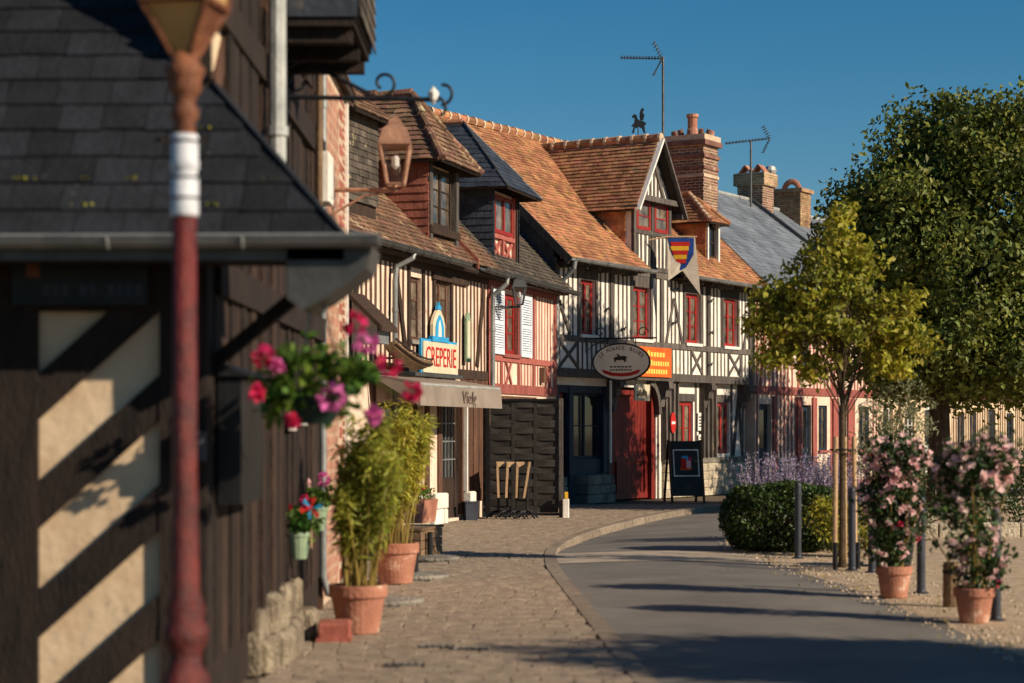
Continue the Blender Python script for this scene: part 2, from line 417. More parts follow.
M['stone_dirty'] = mat('dirty_rubble', S(176,160,136), S(108,96,80), 6, .95, .7, obj=.15, bdist=.05, col3=S(78,74,58), c3scale=5, c3cut=.58)
M['stone_grey'] = mat('grey_rubble', S(150,142,130), S(104,98,90), 4, .92, .5, obj=.2, bdist=.04)
M['sett'] = mat('worn_sett', S(166,148,128), S(122,107,92), 7, .85, .35, obj=.1, hue=.008, bdist=.01)
M['sett_m'] = mat('worn_sett_field', S(166,148,128), S(122,107,92), 7, .85, .35, isl=.1, hue=.008, bdist=.01)
M['kerb'] = mat('granite_kerb', S(150,134,116), S(112,99,86), 9, .85, .35, obj=.14, bdist=.01)
M['joint'] = mat('sandy_joint', S(112,98,80), S(84,74,62), 14, .95, .4, bdist=.01)
M['asphalt'] = mat('worn_asphalt', S(128,122,114), S(100,95,90), .8, .88, .6, bscale=150, bdist=.006, col3=S(116,110,104), c3scale=.35, c3cut=.55)
M['concrete'] = mat('pale_concrete_strip', S(182,166,146), S(152,138,122), 3, .88, .4, bscale=120, bdist=.006)
M['gravel'] = mat('beige_gravel', S(206,182,152), S(164,140,114), 6, .95, .9, bscale=60, bdist=.02, col3=S(110,96,74), c3scale=.7, c3cut=.63)
M['pebble'] = mat('pebble', S(196,174,148), S(150,130,108), 9, .9, .2, isl=.35)
M['earth'] = mat('dry_earth', S(120,102,76), S(86,74,54), 4, .95, .6, bscale=40)
M['terracotta'] = mat('terracotta', S(184,128,104), S(150,98,78), 4, .88, .25, bscale=30, col3=S(206,172,148), c3scale=4, c3cut=.58)
M['soil'] = mat('potting_soil', S(66,48,36), None, 18, .95, .6)
M['black'] = mat('black_paint', S(34,34,35), S(24,24,25), 4, .45, .1)
M['charcoal_board'] = mat('black_stained_board', S(66,61,56), S(44,41,38), 5, .65, .3, obj=.22, stretch=(.6,.6,4))
M['bollard'] = mat('dark_grey_bollard_paint', S(62,66,76), S(48,50,58), 5, .5, .1)
M['iron'] = mat('wrought_iron', S(38,42,50), S(26,28,33), 6, .55, .15, metal=.3)
M['copper'] = mat('weathered_copper', S(186,142,118), S(132,96,76), 6, .55, .15, metal=.25)
M['lamp_red'] = mat('chipped_red_iron', S(116,36,28), S(68,22,18), 11, .42, .4, spec=.5, col3=S(150,100,84), c3scale=22, c3cut=.66)
M['lamp_brown'] = mat('rusty_iron', S(140,88,58), S(92,54,38), 8, .6, .3)
M['white_band'] = mat('white_band_paint', S(226,228,232), S(190,192,198), 9, .5, .15)
M['lamp_glass'] = mat('cream_reflection_glass', S(226,182,116), S(206,160,98), 3, .18, .05, spec=.5, transl=.3)  # cream tone stands in for the reflection in the lantern panes
M['wood_pale'] = mat('pale_wood', S(206,172,132), S(172,138,102), 6, .7, .25, obj=.1, stretch=(3,3,.6))
M['wood_box'] = mat('weathered_box_wood', S(140,112,84), S(100,80,60), 5, .85, .3, obj=.2)
M['white_paint'] = mat('white_gloss', S(236,232,224), S(212,206,196), 4, .5, .1)
M['shutter'] = mat('pale_blue_shutter', S(222,228,236), S(198,206,218), 4, .55, .1)
M['awning'] = mat('taupe_canvas', S(146,133,121), S(126,114,103), 2, .9, .2, bscale=50, bdist=.005)
M['sign_white'] = mat('sign_cream', S(218,204,176), S(198,182,152), 3, .6, .05)
M['oval_cream'] = mat('oval_sign_cream', S(244,232,206), S(230,216,188), 3, .6, .05)
M['sign_blue'] = mat('sign_sky_blue', S(58,164,212), S(46,140,190), 3, .5, .05)
M['letter_red'] = mat('letter_red', S(196,36,30), None, 4, .5, .05)
M['letter_dark'] = mat('letter_dark', S(58,46,40), None, 4, .6, .05)
M['letter_grey'] = mat('letter_greybrown', S(120,104,92), None, 4, .7, .05)
M['orange'] = mat('orange_banner', S(226,104,34), S(206,84,26), 2, .7, .1)
M['banner_red_shade'] = mat('banner_red_shade', S(168,40,38), None, 3, .7, .1)
M['yellow_text'] = mat('banner_yellow', S(250,206,96), None, 3, .6, .05)
M['flag_white'] = mat('flag_linen', S(226,214,196), S(204,190,170), 4, .9, .2, transl=.2)
M['flag_blue'] = mat('flag_blue', S(30,66,140), None, 4, .85, .1)
M['flag_yellow'] = mat('flag_yellow', S(240,186,50), None, 4, .85, .1)
M['flag_red'] = mat('flag_red', S(200,42,36), None, 4, .85, .1)
M['bark'] = mat('bark', S(92,76,62), S(58,48,40), 8, .95, .7, stretch=(2,2,.6), bdist=.03)
M['twig'] = mat('twig', S(96,80,58), S(64,54,40), 8, .9, .3)
M['cane'] = mat('bamboo_cane', S(166,140,72), S(120,104,50), 6, .6, .1, isl=.2)
def leafm(n, a, b, hue=.02, isl=.35, tr=.35, rough=.55): return mat(n, a, b, 1.2, rough, 0, isl=isl, hue=hue, transl=tr, spec=.35)
M['leaf_big'] = leafm('chestnut_leaf', S(126,130,52), S(86,100,44), .03, .5, .3)
M['leaf_yellow'] = leafm('yellow_green_leaf', S(180,170,56), S(130,132,44), .03, .35, .4)
M['leaf_bamboo'] = leafm('bamboo_leaf', S(190,182,70), S(138,144,54), .03, .4, .4)
M['leaf_hedge'] = leafm('laurel_leaf', S(74,92,40), S(46,64,28), .025, .45, .2, .4)
M['leaf_dark'] = leafm('glossy_vine_leaf', S(66,88,42), S(40,60,28), .03, .45, .25, .45)
M['leaf_olive'] = leafm('olive_leaf', S(166,166,128), S(122,128,92), .02, .3, .25)
M['leaf_fresh'] = leafm('geranium_leaf', S(108,140,52), S(66,98,36), .03, .35, .35)
M['petal_pink'] = leafm('pale_pink_petal', S(250,222,216), S(242,192,192), .015, .22, .35)
M['petal_hot'] = leafm('hot_pink_petal', S(226,62,112), S(206,40,92), .012, .2, .4)
M['petal_red'] = leafm('red_petal', S(206,34,44), S(180,24,40), .01, .2, .3)
M['petal_rose'] = leafm('mauve_pink_petal', S(224,120,178), S(206,96,160), .012, .2, .35)
M['lavender'] = leafm('lavender_spike', S(176,160,190), S(146,130,164), .02, .25, .2)
M['stem_grey'] = leafm('grey_stem', S(150,146,128), S(112,108,92), .02, .2, .1)
M['plastic_green'] = mat('sage_green_pot', S(150,170,140), S(124,144,116), 4, .6, .1)
M['plastic_dark'] = mat('dark_plastic_pot', S(54,56,56), S(40,42,42), 4, .5, .05)
M['green_dark'] = mat('dark_green_basket', S(32,56,48), None, 4, .6, .1)

# ------------------------------------------------------------------ ground, road, pavement
struct(MB().add([(-900,-300,-.2),(900,-300,-.2),(900,1500,-.2),(-900,1500,-.2)], [(0,1,2,3)]).build('ground', M['earth']))
KL = [(1.35,2),(1.12,8),(.93,12.5),(.7,18.6),(.53,23.4),(.58,26.5),(.88,29),(1.35,31.5),(2.6,36.6),(3.7,40),(5.7,44.2),(8.6,49),(15.2,60),(27,80)]
KR = [(3.9,2),(3.6,8),(3.53,13.8),(3.34,19.75),(3.15,22.2),(2.85,25.2),(2.95,28),(3.7,32),(5.1,37),(7.6,42),(11.2,48),(18.4,58),(30,78)]
def interp(P, t):
    ds = [p[1] for p in P]; return float(np.interp(t, ds, [p[0] for p in P]))
def smooth_line(P, step=.5):
    ys = np.arange(P[0][1], P[-1][1], step); xs = np.interp(ys, [p[1] for p in P], [p[0] for p in P])
    k = np.ones(5)/5; xp = np.pad(xs, 2, mode='edge'); xs2 = np.convolve(xp, k, 'valid'); return list(zip(xs2, ys))
kl = smooth_line(KL); kr = smooth_line(KR)
n = min(len(kl), len(kr)); kl, kr = kl[:n], kr[:n]
def road_z(y, f): return -(.006+.094*min(1,max(0,(y-25)/4)))*(1-f)-.015*f+.02*math.sin(f*math.pi)
V = []; F = []; NX = 9
for i in range(n):
    for j in range(NX+1):
        f = j/NX; x = (kl[i][0]+.0)*(1-f)+(kr[i][0]+.25)*f
        V.append((x, kl[i][1]*(1-f)+kr[i][1]*f, road_z(kl[i][1], f)))
for i in range(n-1):
    for j in range(NX): a = i*(NX+1)+j; F.append((a,a+1,a+NX+2,a+NX+1))
struct(MB().add(V, F).build('road', M['asphalt'], smooth=True))
# pale concrete crossing strip
V = []; F = []
for i, yy in enumerate((23.6, 24.2, 25.0, 25.7)):
    for j in range(NX+1):
        f = j/NX; y2 = yy+.35*math.sin(f*2.2); x = interp(kl, y2)*(1-f)+(interp(kr, y2)+.2)*f
        V.append((x, y2, road_z(y2, f)+.006))
for i in range(3):
    for j in range(NX): a = i*(NX+1)+j; F.append((a,a+1,a+NX+2,a+NX+1))
struct(MB().add(V, F).build('crossing_strip', M['concrete']))
# right-hand square of gravel
V = []; F = []; NX = 24
for i in range(n):
    for j in range(NX+1):
        f = (j/NX)**2; x = kr[i][0]+.04*math.sin(kr[i][1]*3.1)+.03*math.sin(kr[i][1]*7.7)+f*70
        V.append((x, kr[i][1], .004*math.sin(x*3+kr[i][1]*2)-.006 if j else -.03))
for i in range(n-1):
    for j in range(NX): a = i*(NX+1)+j; F.append((a,a+1,a+NX+2,a+NX+1))
sq = struct(MB().add(V, F).build('gravel_square', M['gravel'], smooth=True))
# loose pebbles along the edge
mb = MB()
for k in range(2600):
    y = 11+22*random.random()**1.5; x = interp(kr, y)+abs(random.gauss(0,1))*1.1-.12; r = random.uniform(.008,.024)
    z = -.008
    mb.add([(x-r,y,z),(x,y-r*.8,z),(x+r*1.1,y,z),(x,y+r*.9,z),(x,y,z+r*.9)], [(0,1,4),(1,2,4),(2,3,4),(3,0,4)])
tag(mb.build('loose_pebbles', M['pebble'], kind='stuff'), 'scattered beige pebbles along the edge of the gravel square', 'pebbles')
# fallen leaves and grass tufts at the edge
pts = np.array([(interp(kr,y)+random.gauss(.1,.35), y, .012) for y in [random.uniform(12,30) for _ in range(150)]])
tag(leaves('fallen_leaves', pts, .045, M['leaf_yellow'], up=3, kind='stuff'), 'dry fallen leaves lying where the road meets the gravel', 'leaves')
# left pavement: base sheet, kerb stones, setts
V = [(x-.02, y, -.02) for x, y in kl]; V2 = [(-9, y, -.02) for x, y in kl]
V3 = [(x-.02, y, -.19) for x, y in kl]
k = len(kl)
pav = struct(MB().add(V2+V+V3, [(i, k+i, k+i+1, i+1) for i in range(k-1)]+[(k+i, 2*k+i, 2*k+i+1, k+i+1) for i in range(k-1)]).build('pavement', M['joint']))
def at_len(line):
    out = [0]
    for a, b in zip(line[:-1], line[1:]): out.append(out[-1]+math.hypot(b[0]-a[0], b[1]-a[1]))
    return out
al = at_len(kl); s = 8.0
def al_y(q): return float(np.interp(q, al, [p[1] for p in kl]))
while s < al[-1]-2 and s < 60:
    e = s+random.uniform(.85,1.15)
    P = []
    for q in (s+.008, (s+e)/2, e-.008):
        x = np.interp(q, al, [p[0] for p in kl]); y = np.interp(q, al, [p[1] for p in kl])
        x2 = np.interp(q+.05, al, [p[0] for p in kl]); y2 = np.interp(q+.05, al, [p[1] for p in kl])
        d = Vector((x2-x, y2-y, 0)).normalized(); nn = Vector((d.y, -d.x, 0)); P.append((Vector((x,y,0)), nn))
    zt = random.uniform(-.001,.003)+.014*min(1,max(0,(al_y(s)-26)/4))
    o_ = [p+nn*.01 for p, nn in P]; i_ = [p-nn*.15 for p, nn in P]
    vs = [(v.x,v.y,-.18) for v in o_]+[(v.x,v.y,zt-.018) for v in o_]+[(v.x-nn.x*.018,v.y-nn.y*.018,zt) for v,(p,nn) in zip(o_,P)]+[(v.x,v.y,zt) for v in i_]+[(v.x,v.y,-.18) for v in i_]
    fs = []
    for r_ in range(4):
        for c in range(2): a = r_*3+c; fs.append((a,a+1,a+4,a+3))
    fs += [(0,3,6,9,12), (2,14,11,8,5)]
    MB().add(vs, fs).build('kerb_stone', M['kerb'], pav)
    s = e
def wall_x(y):
    return float(np.interp(y, [9,15.2,15.3,20.4,20.5,27.5,36.3,41], [-1.6,-1.6,-1.8,-1.8,-3.0,-3.1,-.5,.8]))
cells = []
y = 9.0; row = 0
while y < 42:
    ph = .125*random.uniform(.93,1.07); xr = interp(kl, y)-(.146 if y < 26.5 else .08); x = wall_x(y)-.1+random.random()*.1
    while x < xr-.05:
        wv = .185*random.uniform(.82,1.18); cells.append((x, min(x+wv, xr), y, y+ph)); x += wv
    y += ph
near = [c for c in cells if c[2] > 12.55 and (c[0]/c[2])*2000+512 > 312][:300]; ns = set(near)
var = []
for k in range(6):
    a, b = random.uniform(-.004,.004), random.uniform(-.004,.004)
    mb = MB().cbox(-.5,.5,-.5,.5,-.06,0,.02); mb.v = [(x,y,z+(a*x+b*y if z > -.05 else 0)*2) for x,y,z in mb.v]; var.append(mb.mesh('sett', M['sett']))
for c in near:
    o = bpy.data.objects.new('paving_sett', random.choice(var)); COL.objects.link(o); o.parent = pav
    o.location = ((c[0]+c[1])/2, (c[2]+c[3])/2, random.uniform(-.006,.003)); o.scale = (c[1]-c[0]-.008, c[3]-c[2]-.01, 1)
    o.rotation_euler = (random.uniform(-.02,.02), random.uniform(-.02,.02), random.uniform(-.02,.02))
mb = MB()
for c in cells:
    if c in ns: continue
    z = random.uniform(-.007,.003); t = random.uniform(-.003,.003); q = .012
    x0,x1,y0,y1 = c[0]+.004, c[1]-.004, c[2]+.005, c[3]-.005
    mb.add([(x0,y0,z-.03),(x1,y0,z-.03),(x1,y1,z-.03),(x0,y1,z-.03),(x0+q,y0+q,z+t),(x1-q,y0+q,z-t),(x1-q,y1-q,z-t),(x0+q,y1-q,z+t)],
           [(4,5,6,7),(0,1,5,4),(1,2,6,5),(2,3,7,6),(3,0,4,7)])
mb.build('setts', M['sett_m'], pav, kind='stuff')
# ------------------------------------------------------------------ buildings
def body(par, m, L, y0, y1, z1, x0=0., name='rear_wall'):
    return MB().box(x0+.01, L-.01, y0, y1, 0, z1).build(name, m, par)
def bricks_box(par, m, mm, x0, x1, y0, y1, z0, z1, bl=.22, bh=.068, name='brickwork', pr=.012):
    """a mortar core with proud bricks on all four faces"""
    core = MB().box(x0, x1, y0, y1, z0, z1).build(name, mm, par)
    mb = MB(); z = z0+.004; r = 0
    while z+bh < z1+.01:
        for face in range(4):
            a0, a1 = (x0, x1) if face < 2 else (y0, y1)
            p = a0-(bl/2 if r % 2 else 0)
            while p < a1-.02:
                q0, q1 = max(p+.01, a0-pr), min(p+bl-.01, a1+pr); t = random.uniform(.2,.7)*pr
                if q1-q0 > .03:
                    zz0, zz1 = z+.008, min(z+bh-.01, z1)
                    if face == 0: mb.box(q0, q1, y0-t, y0+.01, zz0, zz1)
                    elif face == 1: mb.box(q0, q1, y1-.01, y1+t, zz0, zz1)
                    elif face == 2: mb.box(x0-t, x0+.01, q0, q1, zz0, zz1)
                    else: mb.box(x1-.01, x1+t, q0, q1, zz0, zz1)
                p += bl
        z += bh; r += 1
    mb.build('bricks', m, core, kind='stuff'); return core
def stone_course(par, m, x0, x1, y0, y1, z0, z1, lmin=.25, lmax=.5, rows=2, name='stone'):
    h = (z1-z0)/rows
    for r in range(rows):
        x = x0
        while x < x1-.08:
            e = min(x1, x+random.uniform(lmin, lmax))
            if x1-e < .1: e = x1
            d = random.uniform(0,.025)
            MB().cbox(x+.008, e-.008, y0-d, y1, z0+r*h+.006, z0+(r+1)*h-.006+(random.uniform(-.01,.01) if r == rows-1 else 0), .02).build(name, m, par)
            x = e
def pipe(par, m, pts, r=.045, name='downpipe', rings=True):
    mb = MB().tube(pts, r, 10)
    if rings:
        for a, b in zip(pts[:-1], pts[1:]):
            a, b = Vector(a), Vector(b)
            if abs(b.z-a.z) > 1:
                for f in (.12, .5, .88): c = a.lerp(b, f); mb.tube([c-Vector((0,0,.03)), c+Vector((0,0,.03))], r*1.25, 10)
    return mb.build(name, m, par, smooth=False)

# ===== main half-timbered house with the orange roof
MR = R(59.0); ML = 9.75
house = thing('half_timbered_house', 'large white and grey half-timbered house with orange tiled roof, red gate and oval sign', 'house', (.88,41,0), MR)
g = M['grey_timber']
UW = [(1.05,1.72),(3.42,4.28),(6.05,6.82),(8.12,8.92)]     # upper window spans
wall_holes(house, M['white'], ML, 2.8, 5.1, [(a,b,3.56,4.72) for a,b in UW], name='upper_wall')
GW = [(6.04,6.85,.98,2.22),(8.14,8.85,.98,2.22)]; GY = .18
wall_holes(house, M['white'], ML, 0, 2.7, [(.3,2.66,0,2.5),(2.74,4.92,0,2.5)]+GW, y0=GY, th=.3, name='lower_wall')
body(house, M['inside'], ML, .5, 5.9, 5.0)
for x0, x1 in ((0,3.4),(3.4,6.6),(6.6,ML)): piece('bottom_beam', house, g, x0, x1, -.05, .1, 2.66, 2.84)
piece('middle_rail', house, g, 0, ML, -.035, .06, 3.4, 3.53)
piece('top_plate', house, g, 0, ML, -.035, .06, 4.96, 5.1)
for x in (0.06, 2.45, 4.85, 7.3, ML-.06): piece('post', house, g, x-.08, x+.08, -.03, .07, 2.84, 4.96)
studs(house, g, .15, ML-.15, 3.53, 4.96, .2, .074, skip=[(a-.03,b+.03) for a,b in UW]+[(4.9,6.0)])
studs(house, g, 4.95, 5.95, 3.53, 4.96, .2, .074)
for a, b in UW: piece('window_post', house, g, a-.1, a-.002, -.026, .2, 3.53, 4.96); piece('window_post', house, g, b+.002, b+.1, -.026, .2, 3.53, 4.96); piece('lintel', house, g, a-.002, b+.002, -.022, .2, 4.72, 4.955)
XB = [(.15,.95),(6.35,6.95),(8.4,9.1)]
studs(house, g, .15, ML-.15, 2.84, 3.4, .2, .074, skip=XB)
for a, b in XB:
    brace('brace', house, g, (a,2.86), (b,3.4), .07, -.024); brace('brace', house, g, (b,2.86), (a,3.4), .07, -.03)
    piece('stud', house, g, a-.04, a+.04, -.018, .04, 2.84, 3.4); piece('stud', house, g, b-.04, b+.04, -.018, .04, 2.84, 3.4)
for a, b in (((5.05,3.53),(5.45,4.55)), ((5.88,3.53),(5.47,4.55)), ((.15,4.2),(.62,3.55)), ((9.25,3.53),(9.55,4.3))): brace('brace', house, g, a, b, .085, -.028)
for a, b in UW: window(house, M['red'], M['curtain_glass'], a+.01, b-.01, 3.57, 4.71, 2, 3, y=.07, fw=.075, sill=M['white_paint'])
for t, z in ((2.2,4.15),(2.9,3.75),(5.4,4.0),(5.45,4.75),(7.3,4.6),(7.35,3.85),(9.3,4.0),(2.5,3.1),(4.85,3.12),(7.3,3.1)):
    mb = MB(); 
    mb.tube([(t-.09,-.06,z-.04),(t-.03,-.07,z+.02),(t+.03,-.07,z-.02),(t+.09,-.06,z+.05)], .018, 6); mb.tube([(t,-.07,z),(t,.02,z)], .02, 6)
    mb.build('wall_anchor', M['iron'], house)
# ground floor: consoles, shopfront, gate, windows, plinth
for t, wd in ((2.66,.2),(5.04,.22),(7.3,.22),(9.5,.36)):
    pr = [(GY,2.08),(GY,2.655),(-.14,2.655),(-.16,2.5),(-.08,2.44),(-.05,2.3),(.05,2.24),(.08,2.08)]
    MB().prism([(t-wd/2,y,z) for y,z in pr], (wd,0,0)).build('console', g, house)
for t in (.16, 2.7, 5.02, 5.9, 6.98, 8.02, 8.98, 9.64): piece('post', house, g, t-.055, t+.055, GY-.01, GY+.06, (.9 if t > 5.5 else 0), 2.66)
studs(house, g, 7.2, 7.85, .9, 2.66, .22, .06, proud=-(GY-.006), name='stud'); studs(house, g, 5.2, 5.8, .9, 2.66, .2, .075, proud=-(GY-.006))
brace('brace', house, g, (9.05,.92), (9.34,2.3), .1, GY-.035, GY+.03); brace('brace', house, g, (9.6,.92), (9.36,2.3), .1, GY-.04, GY+.03)
for a, b, z0, z1 in GW:
    window(house, M['red'], M['curtain_glass'], a+.01, b-.01, z0+.01, z1-.01, 2, 2, y=GY+.06, fw=.09)
    piece('lintel', house, g, a-.08, b+.08, GY-.014, GY+.06, z1+.002, z1+.18)
piece('plinth_cap', house, M['stone_grey'], 5.2, ML, GY-.1, GY+.06, .78, .9)
stone_course(house, M['stone'], 5.2, ML, GY-.08, GY+.1, 0, .775, .3, .6, 4)
piece('soffit', house, M['dark_timber'], .02, ML-.02, .1, GY, 2.69, 2.76)
# shopfront bay with blue posts
for t in (.42, 1.02, 2.52): piece('shopfront_post', house, M['blue'], t-.09, t+.09, GY, GY+.12, (.62 if t != 1.02 else 0), 2.5)
piece('shopfront_panel', house, M['blue'], 1.14, 2.43, GY+.06, GY+.14, .6, .95)
piece('shopfront_head', house, M['blue'], .3, 2.66, GY+.02, GY+.12, 2.34, 2.5)
window(house, M['blue'], M['glass'], 1.13, 2.42, .96, 2.33, 3, 2, y=GY+.12, fw=.05)
dr = piece('door', house, M['red_timber'], .52, .92, GY+.16, GY+.2, 0, 2.33)
stone_course(house, M['stone_grey'], 1.3, 2.52, -.06, GY+.2, 0, .6, .35, .7, 3); stone_course(house, M['stone_grey'], .12, .5, -.02, GY+.2, 0, .6, .3, .4, 3)
MB().tube([(2.3,-.06,.85),(2.3,-.06,2.62)], .03, 8).build('white_pole', M['white_paint'], house)
piece('shop_back', house, M['inside'], .3, 2.66, GY+.24, GY+.28, 0, 2.5)
# red gate
gy = GY-.3
gate_f = MB().box(2.76,2.9,GY+.12,GY+.22,0,2.46).box(4.74,4.92,GY+.02,GY+.22,0,2.46).box(2.9,4.74,GY+.12,GY+.22,2.32,2.46).build('gate', M['gate_red'], house)
for k in range(13):
    x = 2.915+k*.14; piece('plank', gate_f, M['gate_red'], x, x+.13, GY+.15, GY+.19, .02, 2.31)
for z0, z1 in ((.86,.98),(.03,.16)): piece('gate_rail', gate_f, M['gate_red'], 2.91, 4.73, GY+.11, GY+.15, z0, z1)
for x in (2.91, 3.25, 4.6): piece('gate_stile', gate_f, M['gate_red'], x, x+.12, GY+.112, GY+.15, .16, .86)
for s_, (a, b) in enumerate((((2.76,1.95),(3.25,2.62)), ((4.94,1.9),(4.45,2.62)))):
    pts = []
    for k in range(7):
        f = k/6; pts.append((a[0]+(b[0]-a[0])*(1-math.cos(f*math.pi/2)), GY-.06, a[1]+(b[1]-a[1])*math.sin(f*math.pi/2)))
    mb = MB()
    for p0, p1 in zip(pts[:-1], pts[1:]): mb.bar(p0, p1, .12, .11, (0,1,0))
    mb.build('curved_brace', g, house)
# roof
ZA, YA, MS = 5.06, -.42, .947
zr = lambda y: ZA+MS*(y-YA)
RY = 3.0; RZ = zr(RY)
f1 = [(-.12,YA,ZA),(3.46,YA,ZA),(3.46,RY,RZ),(-.12,RY,RZ)]; f2 = [(5.2,YA,ZA),(ML+.15,YA,ZA),(ML+.15,RY,RZ),(5.2,RY,RZ)]; f3 = [(3.46,1.3,zr(1.3)),(5.2,1.3,zr(1.3)),(5.2,RY,RZ),(3.46,RY,RZ)]
sl = math.hypot(RY-YA, RZ-ZA)
hole = [(3.55,-.2),(5.36,-.2),(5.36,2.0),(3.55,2.0)]
rf = roof(house, [f1, f2, f3], M['deck'], M['tile_orange'], .17, .105, .018, jit=.45, sag=.03)
MB().prism([(-.1,RY,RZ-.06),(ML+.1,RY,RZ-.06),(ML+.1,2*RY-YA,ZA),(-.1,2*RY-YA,ZA)], (0,0,.06)).build('rear_roof', M['tile_orange'], rf)
caps(rf, M['tile_orange'], (-.12,RY,RZ+.02), (ML+.15,RY,RZ+.02), .1, .34, mortar=M['mortar'])
# slate-hung left gable and boards
gb = MB().prism([(.0,0.02,2.84),(.0,5.98,2.84),(.0,5.98,4.9),(.0,RY,RZ-.1),(.0,.02,zr(.02)-.1)], (.25,0,0)).build('gable_wall', M['slate'], house)
t_ = MB(); tile_face(t_, [(-.01,5.9,2.9),(-.01,.02,2.9),(-.01,.02,zr(.02)-.12),(-.01,RY,RZ-.12),(-.01,5.9,5.0)], .22, .13, .01, .2); t_.build('hung_slates', M['slate'], gb, kind='stuff')
gb2 = MB().prism([(ML,0.02,2.84),(ML,5.98,2.84),(ML,5.98,4.9),(ML,RY,RZ-.1),(ML,.02,zr(.02)-.1)], (-.25,0,0)).build('gable_wall', M['white'], house)
for x in (-.14, ML+.13): MB().bar((x,YA-.02,ZA-.06), (x,RY,RZ-.06), .035, .16).build('bargeboard', g, house)
gutter(house, M['zinc'], (-.1,YA-.08,ZA+.0), (3.55,YA-.08,ZA-.02)); gutter(house, M['zinc'], (5.3,YA-.08,ZA), (ML+.2,YA-.08,ZA-.03))
piece('soffit', house, M['dark_timber'], 0, 3.4, YA+.02, -.0, 4.98, 5.02); piece('soffit', house, M['dark_timber'], 5.3, ML, YA+.02, -.0, 4.98, 5.02)
for k in range(18):
    t = .2+k*.55
    if not 3.2 < t < 5.4: piece('rafter_end', house, g, t-.04, t+.04, YA+.06, .02, 4.9, 4.979)
pipe(house, M['zinc'], [(-.05,YA-.08,ZA-.05),(-.05,YA-.06,ZA-.2),(-.08,-.12,ZA-.55),(-.1,-.1,4.2),(-.1,-.1,2.9),(-.12,-.02,2.7),(-.14,.14,2.5),(-.14,.16,.1)], .05)
# wall dormer with gable
D0, D1, DE, DR = 3.42, 5.24, 6.7, 8.05; DM = (D0+D1)/2; ov = .28
yE = (DE-ZA)/MS+YA; yR = (DR-ZA)/MS+YA; eh = DE-.33
yE2 = (eh-ZA)/MS+YA
dm = MB().prism([(D0,-.02,5.12),(D1,-.02,5.12),(D1,-.02,DE),(DM,-.02,DR-.12),(D0,-.02,DE)], (0,.2,0)).build('dormer', M['white'], house)
for x in (D0+.05, DM, D1-.05): piece('post', dm, g, x-.06, x+.06, -.05, .02, 5.12, DE)
for z0, z1 in ((5.9,5.98),(6.62,6.76),(5.1,5.2)): piece('rail', dm, g, D0-.02, D1+.02, -.055, .02, z0, z1)
studs(dm, g, D0+.2, DM-.15, 5.2, 5.9, .19, .085, proud=.036); studs(dm, g, DM+.15, D1-.2, 5.2, 5.9, .19, .085, proud=.036)
for x in (-.45,-.27,-.09,.09,.27,.45): piece('stud', dm, g, DM+x-.04, DM+x+.04, -.04, .02, 6.76, DR-.15-abs(x)*1.28)
for s_ in (-1,1): brace('brace', dm, g, (DM+s_*.55,6.76), (DM,7.65), .1, -.06, 0)
for a, b in ((D0+.14,DM-.1),(DM+.1,D1-.14)): window(dm, M['red'], M['curtain_glass'], a, b, 5.99, 6.61, 1, 2, y=-.045, fw=.08)
for x in (D0, D1):
    ck = MB().prism([(x,.18,zr(.18)-.05),(x,.18,DE-.05),(x,yE,DE-.05)], (.12 if x == D0 else -.12,0,0)).build('dormer_cheek', M['deck'], dm)
    t_ = MB(); pts = [(x-(.012 if x == D0 else -.012),yE+.1,4.9),(x-(.012 if x == D0 else -.012),.16,4.9),(x-(.012 if x == D0 else -.012),.16,DE-.12),(x-(.012 if x == D0 else -.012),yE-.05,DE-.08)]
    tile_face(t_, pts, .2, .13, .016, .3); t_.build('hung_tiles', M['hung_o'], ck, kind='stuff')
    if x == D0: piece('cheek_beam', dm, M['dark_timber'], D0-.06, D0+.05, .0, yE, DE-.3, DE-.14)
oy = -.24
fL = [(D0-ov,oy,eh),(D0-ov,yE2,eh),(DM,yR,DR),(DM,oy,DR)]; fR = [(D1+ov,yE2,eh),(D1+ov,oy,eh),(DM,oy,DR),(DM,yR,DR)]
dr_ = roof(dm, [fL, fR], M['deck'], M['tile_orange'], .17, .105, .018, name='dormer_roof', jit=.4)
caps(dm, M['tile_orange'], (DM,oy,DR+.02), (DM,yR+.1,DR+.02), .1, .34, mortar=M['mortar'])
for s_, xe in ((-1,D0-ov),(1,D1+ov)):
    MB().bar((xe,oy-.03,eh-.02), (DM,oy-.03,DR-.0), .05, .14, (0,1,0)).build('bargeboard', M['white_paint'] if s_ < 0 else g, dm)
for xe in (D0-ov+.08, D1+ov-.08): piece('purlin_end', dm, g, xe-.07, xe+.07, oy-.02, .1, eh-.02, eh+.1)
piece('tie_beam', dm, g, DM-.9, D1+ov, oy+.02, oy+.12, 6.62, 6.74)
